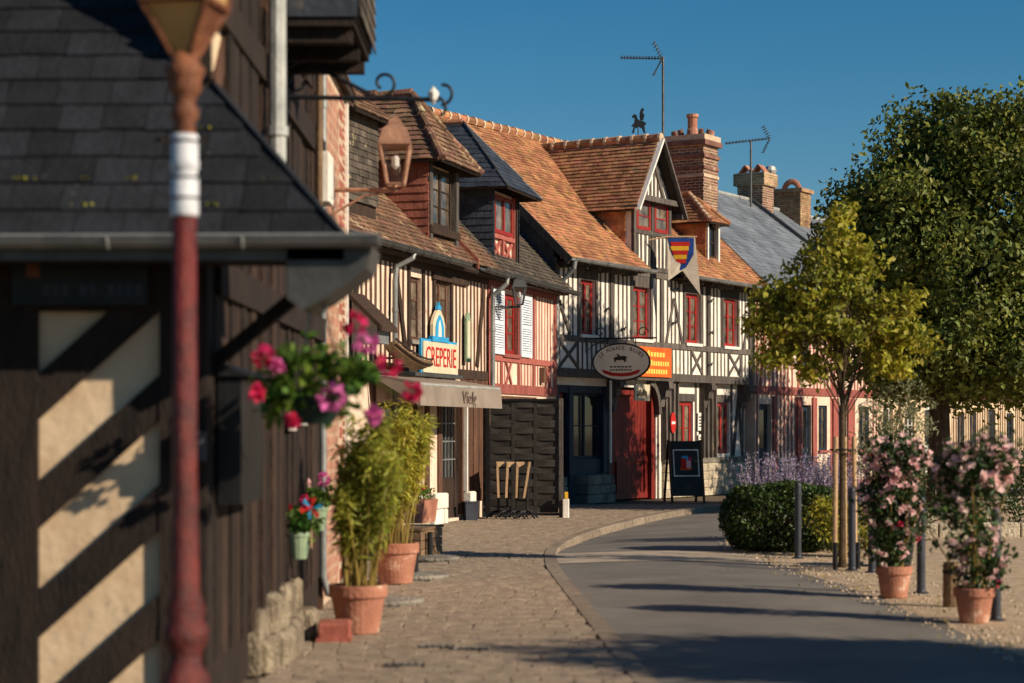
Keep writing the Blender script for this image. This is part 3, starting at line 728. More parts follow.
# small hipped dormer
def hip_dormer(par, x0, x1, yf, zb, ze, zrg, yr0, zroof, ov, front_m, cheek_m, cheek_tile, roof_m, tw, te, th, cheek_tw=.2, cheek_te=.13, singles=False, name='dormer'):
    inv = lambda z: (z-zroof[0])/zroof[2]+zroof[1]
    yE, yR, xm = inv(ze), inv(zrg), (x0+x1)/2
    fr = MB().box(x0+.05, x1-.05, yf+.12, yf+.2, zb, ze).build(name, front_m, par)
    for x, sg in ((x0,1),(x1,-1)):
        ck = MB().prism([(x,yf+.02,zroof[0]+zroof[2]*(yf+.02-zroof[1])-.1),(x,yf+.02,ze),(x,yE,ze)], (.08*sg,0,0)).build('dormer_cheek', M['deck'], fr)
        xx = x-.01*sg; zb_ = zroof[0]+zroof[2]*(yf-zroof[1])-.15
        face = [(xx,yE+.1,zb_),(xx,yf,zb_),(xx,yf,ze-.02),(xx,yE,ze-.02)]
        if sg < 0: face = [face[1],face[0],face[3],face[2]]
        if singles and sg > 0:
            L_ = []; tile_face(None, face, cheek_tw, cheek_te, .018, .2, singles=L_)
            for b in L_: b.build('hung_tile', cheek_tile, ck)
        else:
            t_ = MB(); tile_face(t_, face, cheek_tw, cheek_te, .014, .25); t_.build('hung_tiles', cheek_tile, ck, kind='stuff')
    a, b, yo, yb = x0-ov, x1+ov, yf-ov, inv(ze-.02)
    zz = ze-.02
    faces = [[(a,yb,zz),(a,yo,zz),(xm,yr0,zrg),(xm,yR,zrg)], [(a,yo,zz),(b,yo,zz),(xm,yr0,zrg)], [(b,yo,zz),(b,yb,zz),(xm,yR,zrg),(xm,yr0,zrg)]]
    rf = roof(fr, faces, M['deck'], roof_m, tw, te, th, name='dormer_roof', jit=.4)
    return fr, (a, b, yo, zz, xm, yr0, zrg, yR)
fr, q = hip_dormer(house, 7.5, 8.2, .15, 5.5, 6.5, 7.2, .75, (ZA,YA,MS), .2, M['dark_timber'], M['deck'], M['hung_o'], M['tile_orange'], .17, .105, .016)
window(fr, M['dark_timber'], M['glass'], 7.6, 8.05, 5.66, 6.4, 1, 2, y=.18, fw=.05)
piece('post', fr, M['white_paint'], 8.08, 8.16, .1, .27, 5.5, 6.48); piece('post', fr, M['white_paint'], 7.53, 7.59, .12, .27, 5.5, 6.48)
caps(fr, M['mortar'], (q[0],q[2],q[3]+.03), (q[4],q[5],q[6]+.03), .05, .16, 'hip_caps', M['tile_brown'])
caps(fr, M['tile_orange'], (q[1],q[2],q[3]+.03), (q[4],q[5],q[6]+.03), .05, .2, 'hip_caps'); caps(fr, M['tile_orange'], (q[4],q[5],q[6]+.03), (q[4],q[7],q[6]+.03), .07, .3)
# chimney
ch = bricks_box(house, M['brick_old'], M['mortar'], 8.5, 9.3, .7, 1.68, 5.9, 8.5, name='chimney')
for (z0, z1, e, mm) in ((8.2,8.28,.05,M['brick_old']),(7.72,7.79,.03,M['mortar']),(7.92,8.0,.03,M['brick_old']),(8.5,8.62,.09,M['brick_old']),(8.62,8.76,.06,M['mortar'])):
    MB().box(8.5-e, 9.3+e, .7-e, 1.68+e, z0, z1).build('chimney_band', mm, ch)
for k in range(11):
    a = k/11*2*math.pi; x, y = 8.9+.36*math.cos(a), 1.19+.44*math.sin(a)
    MB().tube([(x,y,8.74),(x+.06*math.cos(a),y+.06*math.sin(a),8.9)], [.075,.07], 8).build('flue_tile', random.choice([M['terracotta'],M['brick_old'],M['tile_orange']]), ch)
MB().lathe([(.15,8.75),(.13,8.95),(.12,9.0),(.12,9.22),(.15,9.24),(.15,9.32),(.1,9.32),(.1,9.1)], (8.9,1.19), 12, False).build('chimney_pot', M['terracotta'], ch)

# signs, banner, flag, boards hung on the main house
def frame_thing(name, label, cat, t, y, z, base=house):
    mw = Matrix.Translation(base.location) @ Matrix.Rotation(base.rotation_euler.z, 4, 'Z'); p = mw @ Vector((t,y,z))
    return thing(name, label, cat, p, base.rotation_euler.z)
s_ = frame_thing('oval_sign', 'cream oval hanging sign with dark rim, curved lettering and red ribbon', 'sign', 1.43, -.78, 2.98)
s_.rotation_euler.z = R(-14)
ax, az = .62, .40
def ell(a, b, n=40): return [(a*math.cos(2*math.pi*k/n), b*math.sin(2*math.pi*k/n)) for k in range(n)]
MB().prism([(x,-.0,z) for x,z in ell(ax,az)], (0,.05,0)).build('rim', M['letter_dark'], s_)
MB().prism([(x,-.012,z) for x,z in ell(ax-.035,az-.035)], (0,.074,0)).build('panel', M['oval_cream'], s_)
msg = 'LE ROUGE BLUES'
for k, c in enumerate(msg):
    if c == ' ': continue
    a = math.pi*(.86-.72*k/(len(msg)-1)); text(s_, c, M['letter_dark'], (math.cos(a)*(ax-.13),-.014,math.sin(a)*(az-.11)), .115, (R(90),(math.pi/2-a)*.62,0), name='letter')
MB().prism([(-.15,-.014,.0),(-.12,-.014,.0),(-.1,-.014,.04),(.05,-.014,.04),(.07,-.014,.0),(.1,-.014,.0),(.11,-.014,.08),(.14,-.014,.1),(.06,-.014,.13),(-.02,-.014,.12),(-.06,-.014,.17),(-.1,-.014,.16),(-.07,-.014,.12),(-.13,-.014,.1),(-.17,-.014,.07),(-.14,-.014,.05)], (0,-.006,0)).build('emblem', M['letter_dark'], s_)
for z, n_ in ((-.1,6),(-.165,8)):
    for k in range(n_): piece('small_print', s_, M['letter_dark'], -.24+k*.48/n_, -.24+(k+.72)*.48/n_, -.016, -.011, z-.014, z+.014)
rb = [(-.42,-.16),(-.36,-.24),(-.2,-.29),(0,-.305),(.2,-.29),(.36,-.24),(.42,-.16),(.34,-.17),(.2,-.215),(0,-.235),(-.2,-.215),(-.34,-.17)]
MB().prism([(x,-.014,z) for x,z in rb], (0,-.004,0)).build('ribbon', M['letter_red'], s_)
mb = MB().tube([(-.5,.02,.5),(.75,.02,.5)], .018, 6).tube([(-.3,.02,.5),(-.3,.02,.33)], .01, 6).tube([(.3,.02,.5),(.3,.02,.33)], .01, 6)
mb.tube([(-.78,.02,.5),(-.5,.02,.5)], .018, 6); mb.tube([(-.76,.02,.5),(-.76,.02,.2),(-.6,.02,.36),(-.2,.02,.5)], .012, 6)
for sx in (-1,1):
    mb.tube([(sx*.45+.12*math.cos(a)*(1-a/9),.02,.62+.12*math.sin(a)*(1-a/9)) for a in [i*.5 for i in range(14)]], .012, 6)
mb.build('iron_bracket', M['iron'], s_)
b_ = frame_thing('orange_banner', 'orange banner with yellow lettering fixed to the white timber wall', 'banner', 4.05, -.1, 2.74)
MB().box(-1.05,1.1,0,.03,-.0,.66).build('cloth', M['orange'], b_)
MB().box(-1.05,-.55,-.004,.0,-.0,.66).build('red_shadow_end', M['banner_red_shade'], b_)  # red end whose dark tone also paints in the oval sign's shadow
for z, a, b, n_ in ((.5,-.1,.78,6),(.3,.05,.98,8),(.12,-.3,.9,10)):
    for k in range(n_): piece('lettering', b_, M['yellow_text'], a+(b-a)*k/n_, a+(b-a)*(k+.74)/n_, -.008, -.001, z-.05, z+.05+(.03 if k == 0 else 0))
s2 = frame_thing('hanging_board', 'small white board with dark script hanging above the red gate', 'sign', 3.6, -.16, 2.2)
MB().box(-.36,.36,0,.03,0,.36).build('panel', M['sign_white'], s2)
for k in range(9): piece('script', s2, M['letter_dark'], -.26+k*.055, -.225+k*.055, -.005, -.001, .1, .18+random.uniform(0,.1))
MB().tube([(-.3,.015,.36),(-.3,.015,.44)], .008, 5).tube([(.3,.015,.36),(.3,.015,.44)], .008, 5).build('chain', M['iron'], s2)
fl = frame_thing('heraldic_pennant', 'white swallow-tailed pennant with blue, red and yellow striped shield on a pole', 'flag', 4.41, -.72, 4.55)
fl.rotation_euler.z = R(2)
def cloth(pts, th=.012, y=0.):
    return MB().prism([(x, y+.03*math.sin(x*7+z*3), z) for x, z in pts], (0,th,0))
cloth([(-.32,1.28),(.3,1.28),(.42,.0),(.02,.55),(-.3,.32)]).build('cloth', M['flag_white'], fl)
cloth([(-.3,1.27),(.27,1.27),(.26,.9),(.1,.62),(-.02,.55),(-.2,.82)], .012, -.016).build('shield_border', M['flag_blue'], fl)
for k in range(5):
    z1_ = 1.18-k*.095; x0 = -.25+max(0,k-1)*.035; x1 = .17-k*.02
    cloth([(x0,z1_),(x1,z1_),(x1,z1_-.095),(x0+.025,z1_-.095)], .01, -.03).build('stripe', M['flag_red'] if k % 2 == 0 else M['flag_yellow'], fl)
MB().tube([(-.75,.0,1.22),(-.3,0,1.3),(.34,.0,1.3)], .018, 6).build('pole', M['wood_pale'], fl)
ne = frame_thing('no_entry_sign', 'small red oval sign with white bar on the post beside the gate', 'sign', 5.45, -.0, 1.5)
MB().prism([(x,0,z+.22) for x,z in ell(.13,.24,24)], (0,.02,0)).build('plate', M['letter_red'], ne); piece('white_bar', ne, M['white_paint'], -.09, .09, -.004, 0, .19, .25)
mb = MB().box(-.02,.02,.02,.06,.0,.44); mb.build('back_bracket', M['zinc'], ne)
for k, (t, z, w_, h_, mt_) in enumerate(((7.12,1.75,.26,.42,'white_paint'),(7.75,1.72,.26,.44,'sign_white'),(7.14,1.28,.24,.34,'white_paint'),(7.76,1.24,.24,.38,'sign_white'))):
    p = frame_thing('wall_notice', ['upper left white notice', 'upper right cream notice', 'lower left white notice', 'lower right cream notice'][k]+' pinned between the two lower red windows', 'notice', t, GY-.06, z)
    MB().box(-w_/2,w_/2,0,.02,-h_/2,h_/2).build('sheet', M[mt_], p)
    for j in range(4): piece('print', p, M['letter_red'] if k == 1 and j < 2 else M['letter_dark'], -w_*.32, w_*random.uniform(.1,.34), -.004, -.001, -h_*.3+j*h_*.17, -h_*.22+j*h_*.17)
ab = frame_thing('a_frame_board', 'black A-frame menu board with white-framed colourful picture standing before the house', 'signboard', 5.3, -.75, 0)
ab.location = (3.72,43.1,0); ab.rotation_euler.z = R(14)
for sg, nm in ((1,'front_panel'),):
    MB().prism([(-.36,-.22,.14),(.36,-.22,.14),(.36,-.02,1.32),(-.36,-.02,1.32)], (0,.03,.0)).build('panel', M['black'], ab)
for x in (-.36,.36):
    MB().bar((x,-.24,0),(x,.0,1.34),.045,.04).build('leg', M['brown_timber'], ab); MB().bar((x,.3,0),(x,.03,1.34),.045,.04).build('leg', M['brown_timber'], ab)
def on_panel(x0,x1,z0,z1,off,nm,mm):
    yy = lambda z: -.22+(z-.14)*.2/1.18-off
    MB().prism([(x0,yy(z0),z0),(x1,yy(z0),z0),(x1,yy(z1),z1),(x0,yy(z1),z1)], (0,.006,0)).build(nm, mm, ab)
on_panel(-.29,.29,.56,1.14,.006,'picture_frame',M['white_paint']); on_panel(-.265,.265,.585,1.115,.011,'picture',M['black'])
for (a,b,c,d,mm) in ((-.12,0,.72,.95,'flag_red'),(0,.1,.74,.9,'petal_pink'),(-.1,.04,.9,1.0,'sign_blue'),(.02,.12,.86,.98,'petal_hot'),(-.14,.1,.7,.76,'orange')): on_panel(a,b,c,d,.016+random.random()*.004,'print',M[mm])

# rooftop antenna and vane
def yagi(name, label, base, h, arm0, arm1, n, dipole):
    a = thing(name, label, 'antenna', base)
    MB().tube([(0,0,0),(0,0,h)], .03, 8).build('mast', M['zinc_dark'], a)
    A, B = Vector(arm0), Vector(arm1); mb = MB().tube([A,B], .016, 6); d = (B-A).normalized(); s = d.cross(Vector((0,0,1))).normalized()
    bo = mb.build('boom', M['zinc_dark'], a); e = MB()
    for k in range(n): c = A.lerp(B, (k+.3)/n); e.tube([c-s*.12+Vector((0,0,.03)), c+s*.12+Vector((0,0,.03))], .01, 5); e.tube([c-Vector((0,0,.035)), c+Vector((0,0,.05))], .012, 5)
    e.build('elements', M['zinc_dark'], a)
    r = MB()
    for k in range(5):
        for sg in (-1,1): c = B.lerp(A, .06)+Vector((0,0,sg*(.08+k*.07)))-d*(k*.04*dipole); r.tube([c-s*.2, c+s*.2], .011, 5)
    r.tube([B.lerp(A,.04)+Vector((0,0,-.4))-d*.18*dipole, B.lerp(A,.04), B.lerp(A,.04)+Vector((0,0,.4))-d*.18*dipole], .014, 5)
    r.build('reflector', M['zinc_dark'], a); return a
yagi('rooftop_antenna', 'tall thin television antenna rising behind the white gabled dormer', (3.55,47.0,6.6), 3.72, (-1.0,-.1,3.68), (.0,0,3.68), 14, 1.)
wv = thing('weather_vane', 'dark weather vane with prancing horse on the dormer ridge', 'weather vane', (2.9,46.0,8.08)); wv.scale = (.74,.74,.74)
MB().tube([(0,0,-.1),(0,0,.62)], .018, 6).build('rod', M['iron'], wv)
MB().tube([(-.3,0,.22),(.3,0,.22)], .014, 6).tube([(0,-.25,.22),(0,.25,.22)], .014, 6).prism([(-.42,-.008,.22),(-.28,-.008,.29),(-.28,-.008,.15)], (0,.016,0)).prism([(.3,-.008,.3),(.36,-.008,.22),(.3,-.008,.14),(.33,-.008,.22)], (0,.016,0)).build('arms', M['iron'], wv)
MB().lathe([(.02,.0),(.07,.04),(.07,.08),(.02,.12)], (0,0), 8).build('ball', M['iron'], wv)
hs = [(-.2,.42),(-.13,.4),(-.1,.55),(.02,.6),(.12,.55),(.16,.42),(.24,.4),(.22,.46),(.2,.62),(.26,.72),(.16,.78),(.05,.8),(-.02,.86),(-.05,.98),(-.13,1.0),(-.2,.92),(-.19,.88),(-.11,.88),(-.12,.74),(-.22,.62),(-.14,.6),(-.17,.5)]
MB().prism([(x,-.008,z) for x,z in hs], (0,.018,0)).prism([(.06,-.01,.8),(.16,-.01,.8),(.2,-.01,.96),(.14,-.01,1.06),(.2,-.01,1.14),(.12,-.01,1.2),(.06,-.01,1.1),(.04,-.01,.95)], (0,.02,0)).build('horse_and_rider', M['iron'], wv)
# ===== red half-timbered house with pale shutters
CRZ = R(73.6); BL = 4.75
bh = thing('half_timbered_house', 'narrow red half-timbered house with pale shutters and slate-roofed dormer', 'house', (-.45,36.3,0), CRZ)
rt = M['red_timber']
wall_holes(bh, M['pinkcream'], BL, 0, 4.4, [(.9,1.95,2.98,4.12),(3.3,4.2,0,2.05)])
body(bh, M['inside'], BL, .32, 5.2, 4.2)
window(bh, M['red'], M['curtain_glass'], .91, 1.94, 2.99, 4.11, 2, 3, y=.06, fw=.08, sill=rt)
for z0, z1 in ((2.24,2.42),(2.84,2.95),(4.2,4.36)): piece('rail', bh, rt, 0, BL, -.035, .05, z0, z1)
for x in (.06, .85, 2.0, 3.05, BL-.07): piece('post', bh, rt, x-.06, x+.06, -.03, .05, 2.42, 4.2)
studs(bh, rt, 2.2, BL-.2, 2.95, 4.2, .21, .062); studs(bh, rt, .2, .75, 2.95, 4.2, .2, .062)
studs(bh, rt, .2, 1.1, 2.42, 2.84, .2, .06); studs(bh, rt, 2.0, 2.9, 2.42, 2.84, .2, .06); studs(bh, rt, 3.2, BL-.2, 2.42, 2.84, .2, .06)
for a, b in ((1.15,1.5),(1.5,1.15),(3.9,4.3),(4.3,3.9)): brace('brace', bh, rt, (a,2.42), (b,2.84), .06, -.026 if a < b else -.031)
for x0, x1 in ((.14,.86),(1.99,2.75)):
    sh = MB().box(x0,x0+.07,-.075,-.04,2.96,4.14).box(x1-.07,x1,-.075,-.04,2.96,4.14).box(x0+.07,x1-.07,-.074,-.041,2.96,3.04).box(x0+.07,x1-.07,-.074,-.041,4.06,4.14).box(x0+.07,x1-.07,-.074,-.041,3.5,3.58).build('shutter', M['shutter'], bh)
    mb = MB()
    for k in range(22):
        z = 3.05+k*.046
        if 3.47 < z < 3.58: continue
        mb.add([(x0+.07,-.07,z),(x1-.07,-.07,z),(x1-.07,-.046,z+.036),(x0+.07,-.046,z+.036),(x0+.07,-.066,z-.006),(x1-.07,-.066,z-.006),(x1-.07,-.042,z+.03),(x0+.07,-.042,z+.03)], [(0,1,2,3),(7,6,5,4),(0,4,5,1),(3,2,6,7)])
    mb.build('louvres', M['shutter'], sh, kind='stuff')
piece('door', bh, M['brown_timber'], 3.32, 4.18, .1, .16, 0, 2.04)
[piece('ground_boarding', bh, M['brown_timber'], .02+k*.16, .17+k*.16, -.03, .02, .0, 2.2) for k in range(20)]; piece('letter_box', bh, M['brown_timber'], 3.5, 3.68, -.1, -.02, 2.5, 2.8)
CA, CY, CMS = 4.42, -.3, 1.02
zc = lambda y: CA+CMS*(y-CY)
CRY = 2.7; CRH = zc(CRY)
rb_ = roof(bh, [[(-.02,CY,CA),(BL+.25,CY,CA),(BL+.1,CRY,CRH),(-.02,CRY,CRH)]], M['deck'], M['tile_grey'], .18, .12, .018, jit=.4, sag=.05)
MB().prism([(0,CRY,CRH-.06),(BL,CRY,CRH-.06),(BL,2*CRY-CY,CA),(0,2*CRY-CY,CA)], (0,0,.06)).build('rear_roof', M['tile_grey'], rb_)
MB().prism([(0,.0,4.38),(0,5.2,4.38),(0,CRY,CRH-.1)], (BL,0,0)).build('loft', M['slate'], bh)
caps(rb_, M['tile_brown'], (0,CRY,CRH+.02), (BL+.1,CRY,CRH+.02), .1, .34)
gutter(bh, M['zinc_dark'], (.0,CY-.07,CA-.02), (BL+.35,CY-.07,CA-.04), .075)
piece('soffit', bh, M['dark_timber'], 0, BL, CY+.02, 0, 4.3, 4.34)
fr, q = hip_dormer(bh, .4, 2.0, -.02, 4.5, 6.0, 7.35, .85, (CA,CY,CMS), .36, M['pinkcream'], M['deck'], M['slate'], M['slate'], .22, .13, .01, .22, .13)
window(fr, M['red'], M['curtain_glass'], .62, 1.78, 5.22, 5.92, 3, 1, y=.04, fw=.07)
for x in (.46, 1.94): piece('post', fr, M['white_paint'] if x < 1 else rt, x-.05, x+.05, .03, .1, 4.5, 5.98)
piece('rail', fr, rt, .51, 1.89, .03, .1, 5.12, 5.2); piece('rail', fr, rt, .51, 1.89, .03, .1, 4.62, 4.7); piece('post', fr, rt, 1.15, 1.25, .04, .1, 4.7, 5.12)
for a, b in ((.55,1.12),(1.28,1.85)):
    brace('brace', fr, rt, (a,4.7), (b,5.12), .07, .06, .11); brace('brace', fr, rt, (b,4.7), (a,5.12), .07, .055, .11)
piece('lead_apron', fr, M['zinc'], .4, 2.0, -.25, .02, 4.47, 4.5)
caps(fr, M['zinc_dark'], (q[0],q[2],q[3]+.02), (q[4],q[5],q[6]+.02), .025, .5, 'hip_caps'); caps(fr, M['zinc_dark'], (q[1],q[2],q[3]+.02), (q[4],q[5],q[6]+.02), .025, .5, 'hip_caps'); caps(fr, M['tile_orange'], (q[4],q[5],q[6]+.02), (q[4],q[7],q[6]+.02), .06, .3)
pipe(bh, M['zinc'], [(.06,CY-.07,CA-.08),(.04,CY-.06,CA-.2),(-.04,-.13,CA-.42),(-.05,-.12,3.8),(-.05,-.12,.35),(-.03,-.2,.05)], .045)

# ===== creperie house
CL = 9.15
cr = thing('half_timbered_house', 'brown half-timbered creperie house with mossy tiled roof and tile-hung dormer', 'house', (-3.04,27.5,0), CRZ)
bt = M['brown_timber']
wall_holes(cr, M['pinkcream'], CL, 0, 4.4, [(4.9,5.5,3.02,4.05),(6.15,7.0,3.02,4.08),(6.5,7.6,.05,2.1),(3.4,5.6,.9,2.0)])
body(cr, M['inside'], CL, .32, 5.2, 4.2)
window(cr, bt, M['curtain_glass'], 4.91, 5.49, 3.03, 4.04, 1, 3, y=.05, fw=.06, sill=M['stone_grey']); window(cr, bt, M['curtain_glass'], 6.16, 6.99, 3.03, 4.07, 2, 4, y=.05, fw=.06, sill=M['stone_grey'])
window(cr, M['dark_timber'], M['glass'], 3.41, 5.59, .91, 1.99, 4, 2, y=.1, fw=.06)
SK = [(4.82,5.58),(6.06,7.08)]
studs(cr, bt, .2, CL-.15, 2.62, 4.2, .21, .085, .006, skip=SK); 
for a, b in SK: studs(cr, bt, a+.12, b-.12, 2.62, 2.98, .2, .08)
for x in (4.84,5.56,6.1,7.05): piece('post', cr, M['dark_timber'], x-.05, x+.05, -.035, .05, 2.62, 4.2)
for a, b in (((4.2,4.15),(4.75,2.65)), ((8.9,4.1),(8.5,2.7)), ((2.2,2.65),(2.6,4.15))): brace('brace', cr, M['dark_timber'], a, b, .13, -.034)
for z0, z1 in ((2.46,2.62),(4.2,4.38)): piece('rail', cr, M['dark_timber'], 0, CL, -.04, .05, z0, z1)
piece('lintel', cr, M['dark_timber'], 6.0, 7.9, -.06, .06, 4.08, 4.2)
for x in (.1,3.2,5.75,6.4,7.68,8.35,CL-.08): piece('post', cr, bt, x-.09, x+.09, -.035, .05, .1, 2.46)
for k in range(12): piece('boarding', cr, bt, 7.8+k*.108, 7.9+k*.108, -.02, .03, .3, 2.46)
# glazed door with grille
dr = MB().box(6.52,6.6,.08,.14,.06,2.08).box(7.5,7.58,.08,.14,.06,2.08).box(6.6,7.5,.08,.14,2.0,2.08).box(6.6,7.5,.09,.13,.06,.75).build('door', M['dark_timber'], cr)
piece('pane', dr, M['glass'], 6.6, 7.5, .11, .115, .75, 2.0)
for k in range(1,5): piece('grille_bar', dr, M['zinc'], 6.6+k*.18-.012, 6.6+k*.18+.012, .06, .085, .75, 2.0)
for k in range(1,4): piece('grille_bar', dr, M['zinc'], 6.6, 7.5, .064, .081, .75+k*.31-.012, .75+k*.31+.012)
piece('lit_jamb_edge', cr, M['white_paint'], 7.66, 7.72, -.1, -.036, .5, 2.1)  # sunlit edge of the door frame, put in as a white strip
for x0, x1, z1 in ((5.75,6.4,.52),(7.68,8.0,.5)):
    stone_course(cr, M['white'], x0, x1, -.16, .02, 0, z1, .3, .5, 2, 'whitewashed_stone')
stone_course(cr, M['stone'], .2, 5.7, -.08, .02, 0, .5, .3, .6, 2)
# roof
rc = roof(cr, [[(-1.2,CY,CA),(CL+.02,CY,CA),(CL+.02,CRY,CRH),(-1.2,CRY,CRH)]], M['deck'], M['tile_brown'], .18, .12, .02, jit=.55, sag=.1)
MB().prism([(-1.2,CRY,CRH-.06),(CL,CRY,CRH-.06),(CL,2*CRY-CY,CA),(-1.2,2*CRY-CY,CA)], (0,0,.06)).build('rear_roof', M['tile_brown'], rc)
MB().prism([(-1,.0,4.38),(-1,5.2,4.38),(-1,CRY,CRH-.1)], (CL+.9,0,0)).build('loft', M['cream'], cr)
caps(rc, M['tile_brown'], (-1.2,CRY,CRH+.02), (CL,CRY,CRH+.02), .1, .34)
gutter(cr, M['zinc_dark'], (-1.2,CY-.07,CA), (6.9,CY-.07,CA-.03), .075); gutter(cr, M['zinc_dark'], (7.75,CY-.07,CA-.02), (CL+.05,CY-.07,CA-.04), .075)
piece('soffit', cr, M['dark_timber'], -1, CL, CY+.02, 0, 4.3, 4.34)
MB().prism([(7.62,CY-.02,CA-.06),(7.62,CY-.02,CA+.12),(7.62,.35,zc(.35)+.12),(7.62,.35,zc(.35)-.06)], (.05,0,0)).build('verge_board', M['hung'], cr)
pipe(cr, M['zinc'], [(4.12,CY-.07,CA-.06),(4.08,CY-.05,CA-.16),(3.97,-.12,CA-.3),(3.95,-.1,3.9),(3.95,-.1,.1)], .042)
fr, q = hip_dormer(cr, 5.85, 7.4, -.02, 4.5, 6.02, 7.25, .55, (CA,CY,CMS), .32, M['cream'], M['deck'], M['hung'], M['tile_brown'], .18, .12, .02, .3, .135, singles=True)
window(fr, M['dark_timber'], M['curtain_glass'], 5.98, 7.2, 4.98, 5.96, 2, 3, y=.04, fw=.07)
for x in (5.92, 7.32): piece('post', fr, M['grey_timber'], x-.07, x+.07, -.04, .1, 4.5, 6.0)
piece('rail', fr, M['dark_timber'], 5.85, 7.4, -.06, .1, 4.84, 4.97); piece('rail', fr, M['dark_timber'], 5.85, 7.4, -.03, .1, 4.4, 4.5)
for a, b in ((6.0,6.62),(6.62,7.25)): brace('brace', fr, M['grey_timber'], (a,4.5), (b,4.84), .08, .05, .11); brace('brace', fr, M['grey_timber'], (b,4.5), (a,4.84), .08, .045, .11)
for i in (0,1): caps(fr, M['tile_brown'], (q[i],q[2],q[3]+.03), (q[4],q[5],q[6]+.03), .07, .22, 'hip_caps')
caps(fr, M['tile_brown'], (q[4],q[5],q[6]+.03), (q[4],q[7],q[6]+.03), .09, .3)
# dark slate-hung dormer further left
dd = MB().box(2.2,3.5,.05,.4,4.6,6.35).build('dormer', M['dark_timber'], cr)
MB().prism([(2.2,.05,5.0),(2.2,.05,6.4),(2.2,1.6,6.4)], (.1,0,0)).build('dormer_cheek', M['dark_timber'], dd); MB().prism([(3.5,.05,5.0),(3.5,.05,6.4),(3.5,1.6,6.4)], (-.1,0,0)).build('dormer_cheek', M['dark_timber'], dd)
t_ = MB(); tile_face(t_, [(2.2,.03,5.0),(3.5,.03,5.0),(3.5,.03,6.4),(2.2,.03,6.4)], .2, .1, .014, .3); t_.build('hung_slates', M['tile_grey'], dd, kind='stuff')
roof(dd, [[(1.95,1.6,6.3),(1.95,-.2,6.3),(2.85,.6,7.1),(2.85,2.2,7.1)],[(1.95,-.2,6.3),(3.75,-.2,6.3),(2.85,.6,7.1)],[(3.75,-.2,6.3),(3.75,1.6,6.3),(2.85,2.2,7.1),(2.85,.6,7.1)]], M['deck'], M['tile_brown'], .18, .12, .018, name='dormer_roof', jit=.5)
# creperie signs and awning
aw = frame_thing('shop_awning', 'taupe canvas awning with grey lettering over the creperie door', 'awning', 0, 0, 0, cr)
MB().prism([(3.0,-.06,2.42),(3.0,-.84,2.3),(3.0,-.84,2.26),(3.0,-.06,2.38)], (4.2,0,0)).build('canopy', M['awning'], aw)
MB().prism([(2.95,-.85,2.24),(7.22,-.85,2.24),(7.22,-.87,1.93),(2.95,-.87,1.94)], (0,.02,0)).build('valance', M['awning'], aw)
MB().prism([(2.95,-.06,2.4),(2.95,-.84,2.24),(2.95,-.86,1.93)], (.015,0,0)).build('side_flap', M['awning'], aw)
MB().box(2.8,7.3,-.14,.0,2.44,2.5).build('cover_strip', M['zinc_dark'], aw); MB().tube([(3.0,-.83,2.26),(7.2,-.83,2.26)], .025, 8).build('front_rail', M['zinc_pale'], aw)
text(aw, 'Vielg', M['letter_grey'], (5.35,-.874,2.08), .3, name='lettering', shear=.2, sx=1.3)
sg_ = frame_thing('creperie_sign', 'cream and blue sign with red CREPERIE letters and arched blue crest', 'sign', 5.2, -.12, 2.5, cr)
MB().box(0,1.9,.02,.06,-.03,.56).build('backboard', M['sign_blue'], sg_); MB().box(.05,1.86,-.005,.02,.01,.52).build('panel', M['sign_white'], sg_)
text(sg_, 'CREPERIE', M['letter_red'], (.95,-.008,.26), .46, ext=.006, sx=.84)
arch = [(.58,.56),(1.22,.56),(1.22,.82),(1.14,.94),(1.0,1.05),(.9,1.09),(.8,1.05),(.66,.94),(.58,.82)]
MB().prism([(x,.01,z) for x,z in arch], (0,.05,0)).build('crest', M['sign_white'], sg_)
MB().prism([(.92+(x-.92)*.66,-.004,.56+(z-.56)*.8) for x,z in arch], (0,.014,0)).build('crest_panel', M['sign_blue'], sg_)
MB().prism([(.8,-.008,.62),(.98,-.008,.62),(.96,-.008,.78),(.9,-.008,.9),(.84,-.008,.85)], (0,.004,0)).build('crest_figure', M['white_paint'], sg_)
MB().prism([(.8,.0,1.07),(1.0,.0,1.07),(.97,.0,1.14),(.93,.0,1.14),(.9,.0,1.2),(.87,.0,1.14),(.83,.0,1.14)], (0,.05,0)).build('finial', M['sign_blue'], sg_); piece('crest_base', sg_, M['sign_blue'], .5, 1.36, -.01, .06, .53, .62)
tn = frame_thing('narrow_wall_sign', 'tall narrow pale green sign on the brown studs right of the creperie letters', 'sign', 7.75, -.1, 2.75, cr)
MB().prism([(-.11,0,0),(.11,0,0),(.11,0,.75),(.06,0,.86),(-.06,0,.86),(-.11,0,.75)], (0,.04,0)).build('board', M['plastic_green'], tn); MB().box(-.07,.07,-.006,0,.08,.72).build('panel', M['sign_white'], tn); piece('foot_strip', tn, M['green_dark'], -.11, .11, -.01, 0, 0, .06)
